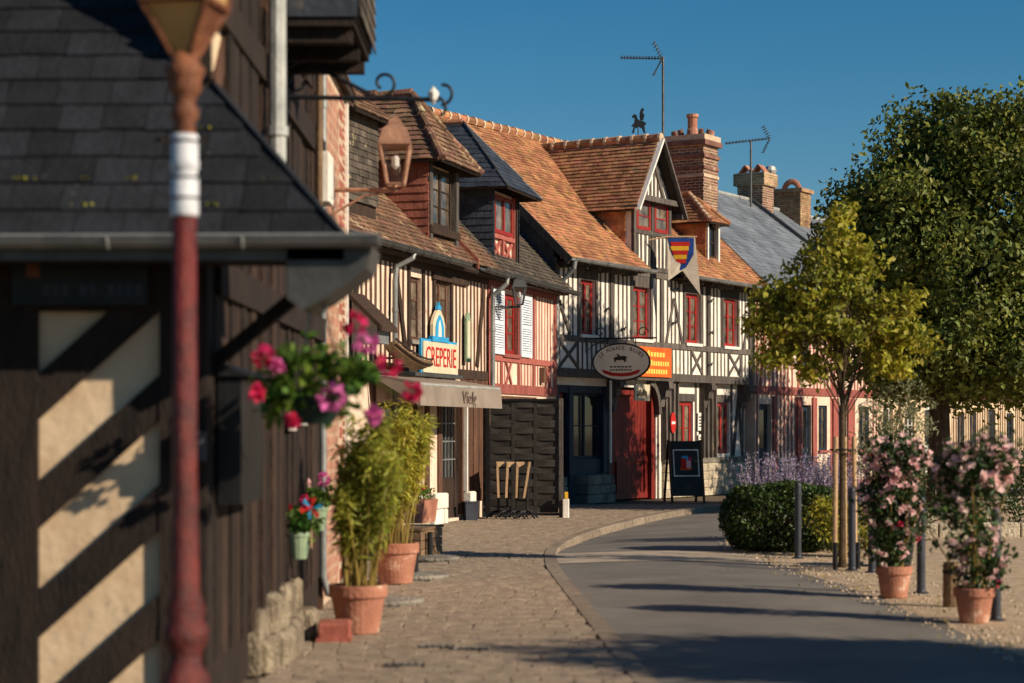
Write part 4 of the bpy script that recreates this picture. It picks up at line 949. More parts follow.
# half hull model on the wall
bo = frame_thing('wooden_boat_model', 'carved wooden boat hull hung as a sign left of the creperie board', 'model boat', 3.25, -.35, 2.6, cr)
mb = MB(); rows = 9; vs = []
for i in range(rows):
    f = i/(rows-1); x = -.25+1.75*f; wd = .13*math.sin(math.pi*min(1,.2+f*.62))+.02; sheer = .3*(1-f)**2+.03+.05*f**3
    vs += [(x,-wd,sheer),(x,-wd*.85,sheer-.1),(x,0,sheer-.12*math.sin(math.pi*min(1,.25+f*.6))-.06),(x,wd*.85,sheer-.1),(x,wd,sheer),(x,wd*.8,sheer-.02),(x,0,sheer-.03),(x,-wd*.8,sheer-.02)]
fs = [tuple(range(7,-1,-1)), tuple((rows-1)*8+k for k in range(8))]
for i in range(rows-1):
    for j in range(8): k2 = (j+1)%8; fs.append((i*8+j,i*8+k2,(i+1)*8+k2,(i+1)*8+j))
mb.add(vs, fs); mb.build('hull', M['wood_box'], bo)
for off in (.02,-.06):
    mb = MB().tube([(-.25+1.75*i/8, -(.13*math.sin(math.pi*min(1,.2+i/8*.62))+.03), .3*(1-i/8)**2+.03+.05*(i/8)**3+off) for i in range(9)], .018, 5); mb.build('strake', M['dark_timber'], bo)
MB().tube([(.3,0,.08),(.3,.35,.08)], .02, 6).tube([(1.1,0,0),(1.1,.35,.0)], .02, 6).build('iron_bracket', M['iron'], bo)
pj = frame_thing('roofed_sign_box', 'grey projecting sign box with little dark pitched roof near the crepe shop gutter', 'sign', 2.12, -.1, 2.85, cr)
MB().prism([(0,-.38,0),(0,.02,0),(0,.02,.62),(0,-.38,.24)], (.5,0,0)).build('panel', M['zinc'], pj); MB().prism([(-.08,.06,.68),(-.08,-.48,.17),(-.08,-.48,.25),(-.08,.06,.76)], (.68,0,0)).build('little_roof', M['dark_timber'], pj); MB().tube([(.2,.0,.1),(.2,.12,.1)], .025, 6).build('iron_bracket', M['iron'], pj)
# wall lanterns
def lantern(label, loc, rz, s, arm, mt=M['copper']):
    o = thing('wall_lantern', label, 'lantern', loc, rz, 'wall lanterns')
    c = lambda r0, z0, r1, z1, n=4: MB().lathe([(r0,z0),(r1,z1)], (0,0), n)
    MB().tube([(-arm*s,0,-.02*s),(.02,0,-.02*s)], .025*s+.006, 6).tube([(-arm*s,0,-.35*s),(-arm*s*.5,0,-.1*s),(-.05*s,0,-.03*s)], .012*s+.004, 6).build('bracket', mt, o)
    b = .15*s; t = .27*s; z0, z1 = .05*s, .55*s
    mb = MB()
    for k in range(4):
        a = math.pi/4+k*math.pi/2; mb.tube([(b*math.cos(a),b*math.sin(a),z0),(t*math.cos(a),t*math.sin(a),z1)], .018*s+.003, 6)
        a2 = a+math.pi/2
        mb.tube([(b*math.cos(a),b*math.sin(a),z0),(b*math.cos(a2),b*math.sin(a2),z0)], .018*s, 5); mb.tube([(t*math.cos(a),t*math.sin(a),z1),(t*math.cos(a2),t*math.sin(a2),z1)], .022*s, 5)
    mb.tube([(0,0,-.04*s),(0,0,z0)], .03*s, 6); mb.build('frame', mt, o)
    for k in range(4):
        a = math.pi/4+k*math.pi/2; a2 = a+math.pi/2; q = .96
        MB().add([(b*q*math.cos(a),b*q*math.sin(a),z0),(b*q*math.cos(a2),b*q*math.sin(a2),z0),(t*q*math.cos(a2),t*q*math.sin(a2),z1),(t*q*math.cos(a),t*q*math.sin(a),z1)], [(0,1,2,3)]).build('pane', GLASSY, o)
    h = MB()
    prof = [(t*1.14,z1),(t*1.08,z1+.04*s),(t*.84,z1+.2*s),(t*.78,z1+.22*s),(t*.45,z1+.27*s),(t*.45,z1+.31*s),(t*.28,z1+.35*s),(.02,z1+.39*s)]
    vs = []
    for r_, z_ in prof:
        for k in range(4): a = math.pi/4+k*math.pi/2; vs.append((r_*math.cos(a), r_*math.sin(a), z_))
    fs = [(3,2,1,0), tuple((len(prof)-1)*4+k for k in range(4))]
    for i in range(len(prof)-1):
        for k in range(4): k2 = (k+1)%4; fs.append((i*4+k,i*4+k2,(i+1)*4+k2,(i+1)*4+k))
    h.add(vs, fs); h.build('hood', mt, o)
    MB().lathe([(.02*s,z1-.12*s),(.05*s,z1-.16*s),(.05*s,z1-.26*s),(.01,z1-.3*s)], (0,0), 8).build('bulb', M['white_paint'], o)
    return o
gl = bpy.data.materials.new('lantern_glass'); gl.use_nodes = True
_n = gl.node_tree.nodes; _t = _n.new('ShaderNodeBsdfTransparent'); _g = _n.new('ShaderNodeBsdfGlossy'); _g.inputs['Roughness'].default_value = .05; _m = _n.new('ShaderNodeMixShader'); _m.inputs[0].default_value = .14
gl.node_tree.links.new(_t.outputs[0], _m.inputs[1]); gl.node_tree.links.new(_g.outputs[0], _m.inputs[2]); gl.node_tree.links.new(_m.outputs[0], _n['Material Output'].inputs[0])
GLASSY = gl
lantern('large copper lantern on a long bracket against the brown dormer', (-1.09,18.7,3.84), 0, .72, .84)
lantern('smaller dark lantern on a bracket in front of the pale shutters', (.13,36.6,3.83), R(5), .62, 1.35, M['zinc_dark'])

# ===== brick-nogged house between the corner building and the creperie
bk = thing('brick_house', 'narrow house front of diagonal red brick with pale mortar behind the bamboo', 'house', (-1.7,17.6,0), R(90))
body(bk, M['mortar'], 2.8, 0, 4, 5.0, name='wall')
mb = MB(); random.seed(11)
ang = R(38); ca, sa = math.cos(ang), math.sin(ang)
for i in range(-40, 60):
    for j in range(-60, 90):
        u = i*.185+(j % 2)*.09; v = j*.072; x = u*ca-v*sa; z = u*sa+v*ca
        if not (.12 < x < 2.0 and .1 < z < 4.85): continue
        hx, hz = .074, .021; t = random.uniform(.0008,.0016)
        c = [(x+du*ca-dv*sa, z+du*sa+dv*ca) for du,dv in ((-hx,-hz),(hx,-hz),(hx,hz),(-hx,hz))]
        mb.add([(a,-t,b) for a,b in c]+[(a,.01,b) for a,b in c], [(3,2,1,0)[::-1],(0,4,5,1),(1,5,6,2),(2,6,7,3),(3,7,4,0)])
mb.build('diagonal_bricks', M['brick'], bk, kind='stuff')
for k in range(28):
    z = .1+k*.175; piece('brick', bk, M['brick'], 2.08, 2.42, -.002, .01, z, z+.11)
mb = MB()
for k in range(60):
    z = .1+k*.08
    for x in (2.45,2.62): mb.box(x,x+.15,-.0015,.01,z,z+.05)
mb.build('quoin_bricks', M['brick'], bk, kind='stuff')
piece('corner_post', bk, M['white'], 2.72, 2.84, -.03, .06, 0, 5.0); piece('corner_post', bk, M['brown_timber'], -.02, .1, -.03, .06, 0, 5.0)
pipe(bk, M['zinc'], [(-.04,-.04,5.0),(-.04,-.04,.3),(-.02,-.08,.15),(.05,-.25,.08)], .032)
roof(bk, [[(-.05,-.1,4.98),(2.9,-.1,4.98),(2.9,2.6,6.0),(-.05,2.6,6.0)]], M['deck'], M['tile_brown'], .18, .12, .018)

# ===== dark corner building in the foreground
fg = thing('corner_building', 'dark timbered corner building with slate lean-to roof and diagonal cream panels', 'building', (-1.7,11,0), 0)
dk = M['fg_timber']
wall_holes(fg, M['cream'], 0, 0, 2.9, [], x0=-6, y0=0, th=.28)      # wall facing the camera
MB().box(-6,-.08,.3,6.5,0,2.6).build('street_wall_core', M['inside'], fg); MB().box(-.08,0,.3,6.55,0,5.3).build('street_wall', M['fg_timber'], fg)
piece('corner_post', fg, dk, -.23, .03, -.05, .2, 0, 3.2)
piece('wall_post', fg, dk, -1.35, -.9, -.05, .1, 0, 2.6); piece('wall_post', fg, dk, -2.6, -2.3, -.05, .1, 0, 2.6)
piece('sill_beam', fg, dk, -6, .02, -.065, .1, 0, .1); piece('head_beam', fg, dk, -6, .02, -.07, .1, 2.24, 2.62)
for k in range(-2, 5):
    z = .02+k*.6
    a, b = (-.9, z-.05), (-.23, z+.55)
    def clipz(a, b):
        (x0,z0),(x1,z1) = a, b
        if z1 <= .15 or z0 >= 2.2: return None
        if z0 < .15: x0 += (x1-x0)*(.15-z0)/(z1-z0); z0 = .15
        if z1 > 2.2: x1 -= (x1-x0)*(z1-2.2)/(z1-z0); z1 = 2.2
        return (x0,z0),(x1,z1)
    c = clipz(a, b)
    if c:
        (xa,za),(xb,zb) = c; c = ((xa-.11,za-.099),(xb+.11,zb+.099))
        brace('diagonal_brace', fg, dk, c[0], c[1], .185, -.04, .05)
# street side boards
y = .22; i = 0
while y < 6.45:
    wv = random.uniform(.14,.3); e = min(y+wv, 6.5); pr = random.choice([.02,.035,.05])
    piece('board', fg, [dk, M['dark_timber'], dk][i % 3], -.01, pr, y+.01, e-.015, .3, 4.4 if e > 2.4 else 3.1); y = e; i += 1
for z0, z1 in ((2.35,2.55),(3.9,4.1)): piece('rail', fg, dk, -.01, .07, .22, 6.5, z0, z1)
# rough stone plinth along the street
y = 2.0
while y < 4.4:
    e = y+random.uniform(.18,.42)
    for r_ in range(2):
        z0 = r_*.22; z1 = z0+.215+random.uniform(-.08,.06)*(r_)
        d = .17-.06*r_+random.uniform(-.05,.04)
        MB().cbox(-.02, d, y+.01, e-.01, z0+.004, z1, .035).build('plinth_stone', M['stone_dirty'], fg)
    y = e
MB().box(-.01,.07,1.9,4.5,0,.4).build('plinth_mortar', M['stone_dirty'], fg)
# slate lean-to roof wrapping the corner
E0, XE, ZE, SP = -.52, .82, 2.58, 1.19       # eave y, eave x, eave z, slope
top = 2.6
faces = [[(-6,E0,ZE),(XE,E0,ZE),(.0,E0+XE,ZE+SP*XE),(.0,E0+top,ZE+SP*top),(-6,E0+top,ZE+SP*top)], [(XE,E0,ZE),(XE,.25,ZE),(.0,.25,ZE+SP*.82),(.0,E0+.82,ZE+SP*.82)]]
d_ = MB()
for f in faces: deck(d_, f, .05)
rf_ = d_.build('lean_to_roof', M['deck'], fg)
L_ = []; tile_face(None, [(-2.4,E0,ZE),(XE,E0,ZE),(.0,E0+XE,ZE+SP*XE),(-2.4,E0+XE,ZE+SP*XE)], .27, .2124, .012, .25, singles=L_)
tile_face(None, [(-2.4,E0+XE,ZE+SP*XE),(0,E0+XE,ZE+SP*XE),(.0,E0+top,ZE+SP*top),(-2.4,E0+top,ZE+SP*top)], .27, .2124, .012, .25, singles=L_)
for b in L_: b.build('slate', M['slate_one'], rf_)
L_ = []; tile_face(None, faces[1], .27, .2124, .012, .25, singles=L_)
for b in L_: b.build('slate', M['slate_one'], rf_)
MB().bar((XE+.01,E0-.01,ZE+.02), (-.01,E0+XE,ZE+SP*XE+.02), .035, .02).build('hip_flashing', M['slate_one'], rf_)
gutter(fg, M['zinc'], (-6,E0-.06,ZE-.0), (XE+.19,E0-.06,ZE+.02), .06); piece('fascia', fg, M['zinc_dark'], -6, XE+.0, E0, E0+.03, ZE-.1, ZE-.01)
piece('lean_to_ceiling', fg, dk, -6, XE-.02, E0+.03, .0, ZE-.09, ZE-.06)
MB().prism([(XE+.15,E0+.0,ZE-.02),(XE+.12,E0,ZE-.14),(XE-.1,E0,ZE-.3),(XE-.22,E0,ZE-.36),(XE-.3,E0,ZE-.3),(XE-.3,E0,ZE-.02)], (0,.6,0)).build('zinc_hopper', M['zinc_dark'], fg)
for yy, zz in ((.2,2.4),(.2,1.9)): pass
MB().bar((.02,.18,1.95), (XE-.15,.05,ZE-.12), .07, .07).build('eave_bracket', dk, fg)
# moss on the slates
mm_ = M['leaf_yellow']
pts = []
for k in range(12):
    u = random.uniform(-1.0,XE-.3); v = random.choice([.205,.41,.82,1.2])+.02; pts += [(u+random.gauss(0,.03), E0+v*.64+random.gauss(0,.008), ZE+SP*v*.64+.035) for _ in range(5)]
leaves('moss', np.array([p for p in pts if p[0] < XE-(p[1]-E0)]), .035, mm_, rf_, up=1, kind='stuff')
# slate-hung oriel above the street, eave pipe
ob_ = MB().box(-.3,.65,2.6,4.0,4.4,7.5).build('oriel', M['slate'], fg)
t_ = MB(); tile_face(t_, [(.66,2.6,4.4),(.66,4.0,4.4),(.66,4.0,7.4),(.66,2.6,7.4)], .2, .1, .012, .2); t_.build('hung_slates', M['tile_grey'], ob_, kind='stuff')
piece('oriel_floor', fg, dk, -.02, .63, 2.62, 3.98, 4.34, 4.395)
for yy in (2.75,3.4,3.9): piece('oriel_joist', fg, dk, -.02, .6, yy-.06, yy+.06, 4.24, 4.339)
pipe(fg, M['zinc_pale'], [(.14,2.3,7.4),(.14,2.3,3.05),(.2,2.2,2.95)], .06)
piece('upper_post', fg, M['brown_timber'], -.02, .06, 2.5, 2.62, 3.2, 7); piece('upper_post', fg, dk, -.02, .06, .62, .76, 3.2, 7)
MB().box(-.07,-.01,.31,6.5,5.31,8).build('upper_street_wall', M['cream'], fg)
MB().box(-.06,.012,.31,.75,3.5,7).build('cream_infill', M['cream'], fg)
for k in range(5): MB().bar((.015,.3,3.5+k*.5), (.015,.78,3.9+k*.5), .03, .17, (0,1,0)).build('upper_brace', M['brown_timber'], fg)
for y0 in (.75,1.2,1.65): piece('upper_board', fg, dk, -.02, .05, y0, y0+.36, 3.1, 7)
for y0 in (2.9,3.3,3.7,4.2,4.7,5.2,5.7,6.1): piece('upper_board', fg, dk, -.012, .045, y0, y0+.36, 4.42, 7)
MB().tube([(.1,5.6,4.6),(.1,5.6,3.1)], .03, 8).build('cable_duct', M['wood_box'], fg)
def fg_thing(name, label, cat, x, y, z): return thing(name, label, cat, (-1.7+x, 11+y, z))
c_ = fg_thing('wall_cabinet', 'black cabinet on the dark boards beside the red lamp post', 'cabinet', .05, .22, 1.17)
MB().box(0,.13,0,1.0,0,.7).build('case', M['black'], c_); MB().prism([(-.0,-.03,.72),(.2,-.03,.72),(.0,-.03,.8)], (0,1.06,0)).build('top', M['black'], c_)
c_ = fg_thing('fascia_sign', 'dark painted sign board with faint lettering in the shade under the slate eave', 'sign', -1.02, -.12, 2.27)
MB().box(0,.74,0,.04,0,.28).build('board', M['black'], c_)
for j in range(11):
    if j not in (3,6): piece('faint_lettering', c_, M['bollard'], .17+j*.05, .205+j*.05, -.004, 0, .05, .11)
piece('emblem', c_, M['lamp_brown'], .08, .15, -.004, 0, .15, .22)
c_ = fg_thing('letter_box', 'small grey-blue metal letter box behind the lamp post', 'letter box', -.1, -.18, 1.42)
MB().cbox(-.02,.13,0,.12,0,.16,.008).build('case', M['bollard'], c_); MB().box(.0,.11,-.004,0,.11,.125).build('slot', M['black'], c_)
for k, (y, z) in enumerate(((3.75,1.58),(4.55,1.62))):
    c_ = fg_thing('wall_card', ['lower white card on the boards near the hanging basket', 'higher white card on the boards further along the wall'][k], 'notice', .055, y, z)
    MB().box(0,.02,0,.35,0,.14).build('sheet', M['white_paint'], c_); MB().box(.02,.024,.05,.3,.05,.08).build('print', M['letter_grey'], c_)
c_ = fg_thing('meter_box', 'tall cream meter box high on the timber wall beside the brick', 'box', .05, 5.75, 3.5)
MB().cbox(0,.12,0,.4,0,.42,.01).build('case', M['white'], c_); MB().box(.12,.125,.05,.35,.05,.36).build('door', M['white_paint'], c_)
# wrought-iron sign bracket
ib = fg_thing('iron_sign_bracket', 'black wrought-iron sign bracket with scrolls reaching over the pavement', 'bracket', .05, 3.5, 4.0)
spiral = lambda cx, cz, r, t0, t1, n=16: [(cx+r*(1-.55*i/n)*math.cos(t0+(t1-t0)*i/n), 0, cz+r*(1-.55*i/n)*math.sin(t0+(t1-t0)*i/n)) for i in range(n+1)]
MB().tube([(0,0,0),(1.12,0,-.02)], .018, 8).build('bar', M['iron'], ib)
MB().tube([(0,0,.02),(0,0,.2),(.12,0,.27),(.35,0,.16),(.62,0,.02)], .016, 8).build('arched_brace', M['iron'], ib)
for nm, pts in (('scroll', spiral(.72,.1,.09,-1.4,4.2)), ('scroll', spiral(1.14,.04,.1,-1.6,1.6)), ('scroll', spiral(1.1,-.1,.1,1.5,-.9)), ('scroll', spiral(.1,.1,.08,1.5,6.5))): MB().tube(pts, .013, 6).build(nm, M['iron'], ib)
MB().lathe([(.0,-.06),(.035,-.02),(.04,.03),(.0,.08)], (1.08,0), 8).build('finial', M['white_paint'], ib)
piece('wall_plate', ib, M['iron'], -.02, .02, -.03, .03, -.25, .25)

# ===== the row beyond: red, cream and brown houses
def on_row(t, y=0., z=0.):
    a = MR; return (.88+math.cos(a)*t-math.sin(a)*y, 41+math.sin(a)*t+math.cos(a)*y, z)
def row_house(label, t0, L, ze, ridge, tm, pm, roofm, holes, wins, fm, doors=(), herring=False):
    h = thing('half_timbered_house', label, 'house', on_row(t0), MR)
    wall_holes(h, pm, L, 0, ze, [(a,b,c,d) for a,b,c,d in holes])
    body(h, M['inside'], L, .32, 5.8, ze-.1)
    for z0, z1 in ((2.45,2.65),(ze-.16,ze),(.0,.18)): piece('rail', h, tm, 0, L, -.035, .05, z0, z1)
    sk = [(a-.06,b+.06) for a,b,c,d in holes if c > 2.4]; sk0 = [(a-.06,b+.06) for a,b,c,d in holes if c < 2.4]
    studs(h, tm, .12, L-.12, 2.65, ze-.16, .24, .1, .008, skip=sk)
    if not herring: studs(h, tm, .12, L-.12, .18, 2.45, .24, .1, .008, skip=sk0)
    else:
        x = .1
        while x < L-.5:
            if not any(a-.2 < x+.22 < b+.2 for a, b in sk0):
                for k in range(8):
                    z = .25+k*.27
                    if z < 2.1: brace('brace', h, tm, (x,z), (x+.42,z+.26), .1, -.02)
                piece('post', h, tm, x+.42, x+.54, -.03, .05, .18, 2.45)
            x += .58
    for k in range(int(L/2.4)): brace('brace', h, tm, (.3+k*2.4,2.66), (.75+k*2.4,ze-.2), .1, -.026)
    for a,b,c,d in holes:
        if (a,b,c,d) in doors:
            dd = MB().box(a+.02,b-.02,.1,.15,.02,d-.02).build('door', fm, h); piece('pane', dd, M['glass'], a+.12, b-.12, .092, .1, 1.1, d-.15); piece('handle', dd, M['zinc'], b-.14, b-.1, .06, .1, .98, 1.06)
        else: window(h, fm, M['curtain_glass'] if random.random() < .5 else M['glass'], a+.01, b-.01, c+.01, d-.01, 2, 3, y=.06, fw=.06, sill=tm)
    yr = 4.0; f = [(-.05,-.35,ze-.02),(L+.02,-.35,ze-.02),(L+.02,yr,ridge),(-.05,yr,ridge)]
    r_ = roof(h, [f], M['deck'], roofm, .3, .2, .012, jit=.25, tname='slate_courses')
    MB().prism([(0,yr,ridge-.06),(L,yr,ridge-.06),(L,8.3,ze),(0,8.3,ze)], (0,0,.06)).build('rear_roof', roofm, r_)
    MB().prism([(0,.02,ze-.1),(0,5.9,ze-.1),(0,yr,ridge-.12)], (L,0,0)).build('loft', pm, h)
    MB().tube([(0,yr,ridge+.03),(L,yr,ridge+.03)], .06, 8).build('ridge_roll', M['zinc_pale'], r_)
    gutter(h, M['zinc_dark'], (0,-.42,ze-.04), (L,-.42,ze-.06), .07)
    return h
wht = M['white_paint']
H1 = [(.25,1.0,0,2.2),(2.9,3.6,0,2.2),(4.1,4.7,1.0,2.2),(5.4,6.1,0,2.2),(7.0,7.8,1.0,2.2),(2.6,3.4,3.2,4.3),(5.6,6.4,3.2,4.3)]
rh = row_house('long red half-timbered house with slate roof beyond the orange-roofed house', 9.98, 8.5, 5.05, 8.3, rt, M['pinkcream'], M['slate_light'], H1, None, M['blue'], doors=[H1[0],H1[1],H1[3]])
for x0, x1 in ((1.05,1.25),(2.6,2.9),(3.62,3.9),(5.05,5.4),(6.12,6.5)): piece('red_panel', rh, rt, x0, x1, -.05, .03, .05, 2.4)
H2 = [(.4,1.2,0,2.3),(2.2,3.0,.9,2.1),(3.9,4.8,0,2.3),(1.3,2.1,3.1,4.2),(4.0,4.8,3.1,4.2)]
row_house('cream house with white door and herringbone timbers behind the flowering pots', 18.5, 6.4, 5.0, 8.2, M['brown_timber'], M['cream'], M['slate_light'], H2, None, wht, doors=[H2[0],H2[2]], herring=True)
H3 = [(.5,1.2,.9,2.1),(1.7,2.4,.9,2.1),(3.6,4.4,0,2.2),(5.6,6.4,.9,2.1),(7.5,8.3,.9,2.1),(1.4,2.2,3.1,4.2),(4.6,5.4,3.1,4.2)]
row_house('brown timbered house at the far right end of the row under the large tree', 24.95, 12, 4.9, 8.0, M['brown_timber'], M['cream'], M['slate_light'], H3, None, M['bollard'], doors=[H3[2]], herring=False)
# seam and chimneys on the slate roofs
p0, p1 = on_row(18.5,-.3,5.1), on_row(18.5,4.0,8.36)
MB().bar(Vector(p0)-Vector(rh.location), Vector(p1)-Vector(rh.location), .16, .14).build('party_coping', M['zinc_dark'], None).location = rh.location
_o = bpy.data.objects['party_coping']; _o.parent = rh; _o.matrix_parent_inverse = (Matrix.Translation(rh.location) @ Matrix.Rotation(MR,4,'Z')).inverted()
c1 = bricks_box(rh, M['brick_old'], M['mortar'], 8.6, 9.4, 3.6, 4.4, 7.6, 8.75, name='chimney')
bricks_box(c1, M['brick_yellow'], M['mortar'], 8.51, 9.49, 3.51, 4.49, 8.75, 9.12, name='chimney_cap')
for yy in (3.78,4.2):
    for sg in (-1,1): MB().bar((8.85,yy+sg*.2,9.12),(8.85,yy,9.36),.4,.04,(0,1,0)).build('cowl_tile', M['terracotta'], c1)
rh2 = [o for o in COL.objects if o.get('label','').startswith('cream house')][0]
c2 = bricks_box(rh2, M['brick_yellow'], M['brick_old'], 2.2, 3.0, 3.3, 4.8, 7.5, 8.75, name='chimney')
MB().box(2.12,3.08,3.22,4.88,8.75,8.86).build('chimney_cap', M['brick_yellow'], c2)
MB().lathe([(.16,8.86),(.14,9.35),(.16,9.36),(.16,9.4)], (2.6,4.45), 10).build('chimney_pot', M['terracotta'], c2); MB().lathe([(.15,9.4),(.19,9.5),(.14,9.62),(.02,9.66)], (2.6,4.45), 10).build('cowl', M['zinc_pale'], c2)
MB().tube([(2.6,3.75+.24*math.cos(a),8.86+.26*math.sin(a)) for a in [i*math.pi/8 for i in range(9)]], .09, 8).build('arched_cowl', M['terracotta'], c2)
yagi('rooftop_antenna', 'lower television antenna beside the chimney on the slate roof', on_row(17.75,3.6,8.0), 1.95, (-.75,-.1,1.84), (.6,.1,2.02), 14, 1.)
# ------------------------------------------------------------------ street furniture
lp = thing('lamp_post', 'chipped red cast-iron lamp post with white band and lantern in the left foreground', 'lamp post', (-1.44,8.8,0))
MB().lathe([(.2,0),(.2,.06),(.17,.1),(.16,.3),(.13,.36),(.11,.42),(.11,.5),(.075,.56),(.075,.62),(.1,.66),(.105,.72),(.08,.76),(.095,.8),(.065,.88),(.06,1.2),(.055,1.4),(.053,2.54),(.05,2.54)], (0,0), 24).build('column', M['lamp_red'], lp, smooth=True)
MB().lathe([(.06,2.53),(.062,2.54),(.062,2.7),(.056,2.71),(.056,2.73),(.064,2.74),(.064,2.77),(.06,2.78),(.06,2.88),(.055,2.89)], (0,0), 20).build('white_band', M['white_band'], lp, smooth=True)
for z in (2.7, 2.86, 2.61): MB().tube([(-.065*math.cos(a),-.065*math.sin(a),z) for a in [i*math.pi/12*2 for i in range(13)]], .005, 5).build('clamp', M['black'], lp)
MB().lathe([(.04,2.88),(.05,2.9),(.045,2.94),(.062,2.97),(.062,3.0),(.045,3.03),(.055,3.06),(.075,3.09),(.07,3.12),(.08,3.15),(.09,3.18),(.07,3.2),(.06,3.25),(.02,3.26)], (0,0), 20).build('collar', M['lamp_brown'], lp, smooth=True)
lan = MB()
b, t_, z0, z1, z2 = .06, .21, 3.24, 3.46, 3.97
for k in range(4):
    a = k*math.pi/2+R(35); a2 = a+math.pi/2; P = lambda r, z, q: (r*math.cos(q), r*math.sin(q), z)
    lan.tube([P(b,z0,a), P(t_,z1,a), P(t_*1.25,z2,a)], .014, 6); lan.tube([P(t_,z1,a), P(t_,z1,a2)], .016, 6); lan.tube([P(t_*1.25,z2,a), P(t_*1.25,z2,a2)], .018, 6)
    lan.tube([P(t_,z1+.02,a), P(t_*1.25,z2,a2)], .011, 6)  # diagonal bars stand in for the brown stripe reflected in the glass
lt = lan.build('lantern_frame', M['lamp_brown'], lp)
for k in range(4):
    a = k*math.pi/2+R(35); a2 = a+math.pi/2; P = lambda r, z, q: (r*.97*math.cos(q), r*.97*math.sin(q), z)
    MB().add([P(b,z0,a),P(b,z0,a2),P(t_,z1,a2),P(t_,z1,a)], [(0,1,2,3)]).build('pane', M['lamp_brown'] if k % 2 else M['lamp_glass'], lt)
    MB().add([P(t_,z1,a),P(t_,z1,a2),P(t_*1.25,z2,a2),P(t_*1.25,z2,a)], [(0,1,2,3)]).build('pane', M['lamp_glass'], lt)
MB().lathe([(.36,3.92),(.34,3.96),(.2,4.12),(.08,4.18),(.05,4.28),(.0,4.32)], (0,0), 4).build('hood', M['lamp_brown'], lp)

def flower_ball(name, c, r, m, parent, n=26, size=.05):
    d = rng.normal(size=(n,3)); d /= np.linalg.norm(d,axis=1,keepdims=True); d[:,1] -= .3
    return leaves(name, np.array(c)+d*r*.75, size, m, parent, aspect=.95, dirs=d, fold=.05)
hb = thing('hanging_basket', 'hanging basket of green leaves and pink geraniums under the lean-to eave', 'hanging basket', (-1.06,10.75,1.62))
MB().lathe([(.09,0),(.13,.05),(.16,.13),(.17,.15),(.15,.15),(.13,.1)], (0,0), 16, True).build('basket', M['green_dark'], hb)
for k in range(3): a = k*2.1; MB().tube([(.16*math.cos(a),.16*math.sin(a),.15),(0,0,.86)], .006, 5).build('chain', M['iron'], hb)
MB().tube([(0,0,.84),(0,0,.92)], .01, 5).build('hook', M['iron'], hb)
P_, _ = clumps([(-.0,0,.24,.28,.26,.17,1),(-.14,0,.12,.14,.15,.14,.4),(.16,0,.3,.14,.15,.13,.3)], 110, 6, .1)
leaves('foliage', P_, .065, M['leaf_fresh'], hb, aspect=.95, fold=.08)
for (px, py, r, mm) in ((355,324,.05,'petal_hot'),(366,341,.055,'petal_rose'),(389,364,.06,'petal_hot'),(412,391,.04,'petal_hot'),(332,397,.065,'petal_rose'),(263,357,.05,'petal_hot'),(256,393,.035,'petal_hot'),(277,366,.03,'petal_rose'),(293,421,.025,'petal_hot'),(375,415,.04,'petal_rose')):
    r *= 1.35; d = 10.5; x = (px-512)/2000*d+1.06; z = 1.6+(428-py)/2000*d-1.62; y = d-10.75
    f = flower_ball('flower_head', (x,y,z), r, M[mm], hb)
    if abs(x) > .25 or z > .4: MB().tube([(x*.5,0,.25),(x*.85,y*.6,z-.02),(x,y,z)], .005, 5).build('flower_stem', M['leaf_fresh'], hb)
for (x, y, z, c1, lb) in ((.1,5.4,.76,'petal_rose','upper sage-green wall pot with one pink flower on the dark boards'),(.1,4.0,.62,'petal_hot','lower sage-green wall pot with red and yellow flowers on the dark boards')):
    p = fg_thing('wall_pot', lb, 'flower pot', x, y, z)
    MB().lathe([(.06,0),(.09,.17),(.1,.17),(.1,.2),(.08,.2)], (0,0), 14).build('pot', M['plastic_green'], p)
    Q, _ = clumps([(0,0,.27,.15,.15,.1,1)], 40, 5, .06); leaves('foliage', Q, .06, M['leaf_fresh'], p, aspect=.8)
    flower_ball('flower_head', (.06,-.02,.42), .06, M[c1], p); flower_ball('flower_head', (-.08,-.05,.38), .035, M['petal_red' if c1 == 'petal_hot' else 'petal_pink'], p)
pw = fg_thing('toy_pinwheel', 'small red and blue toy pinwheel stuck in the lower wall pot', 'pinwheel', .2, 3.95, .7)
MB().tube([(0,0,0),(0,0,.3)], .006, 5).build('stick', M['wood_pale'], pw)
for k in range(6):
    a = k*math.pi/3; q = lambda r_, b_: (r_*math.cos(b_), -.02-.012*(r_ > .03), .3+r_*math.sin(b_))
    MB().prism([q(.01,a), q(.09,a), q(.08,a+.5)], (0,.008,0)).build('vane', M['flag_red' if k % 2 else 'sign_blue'], pw)
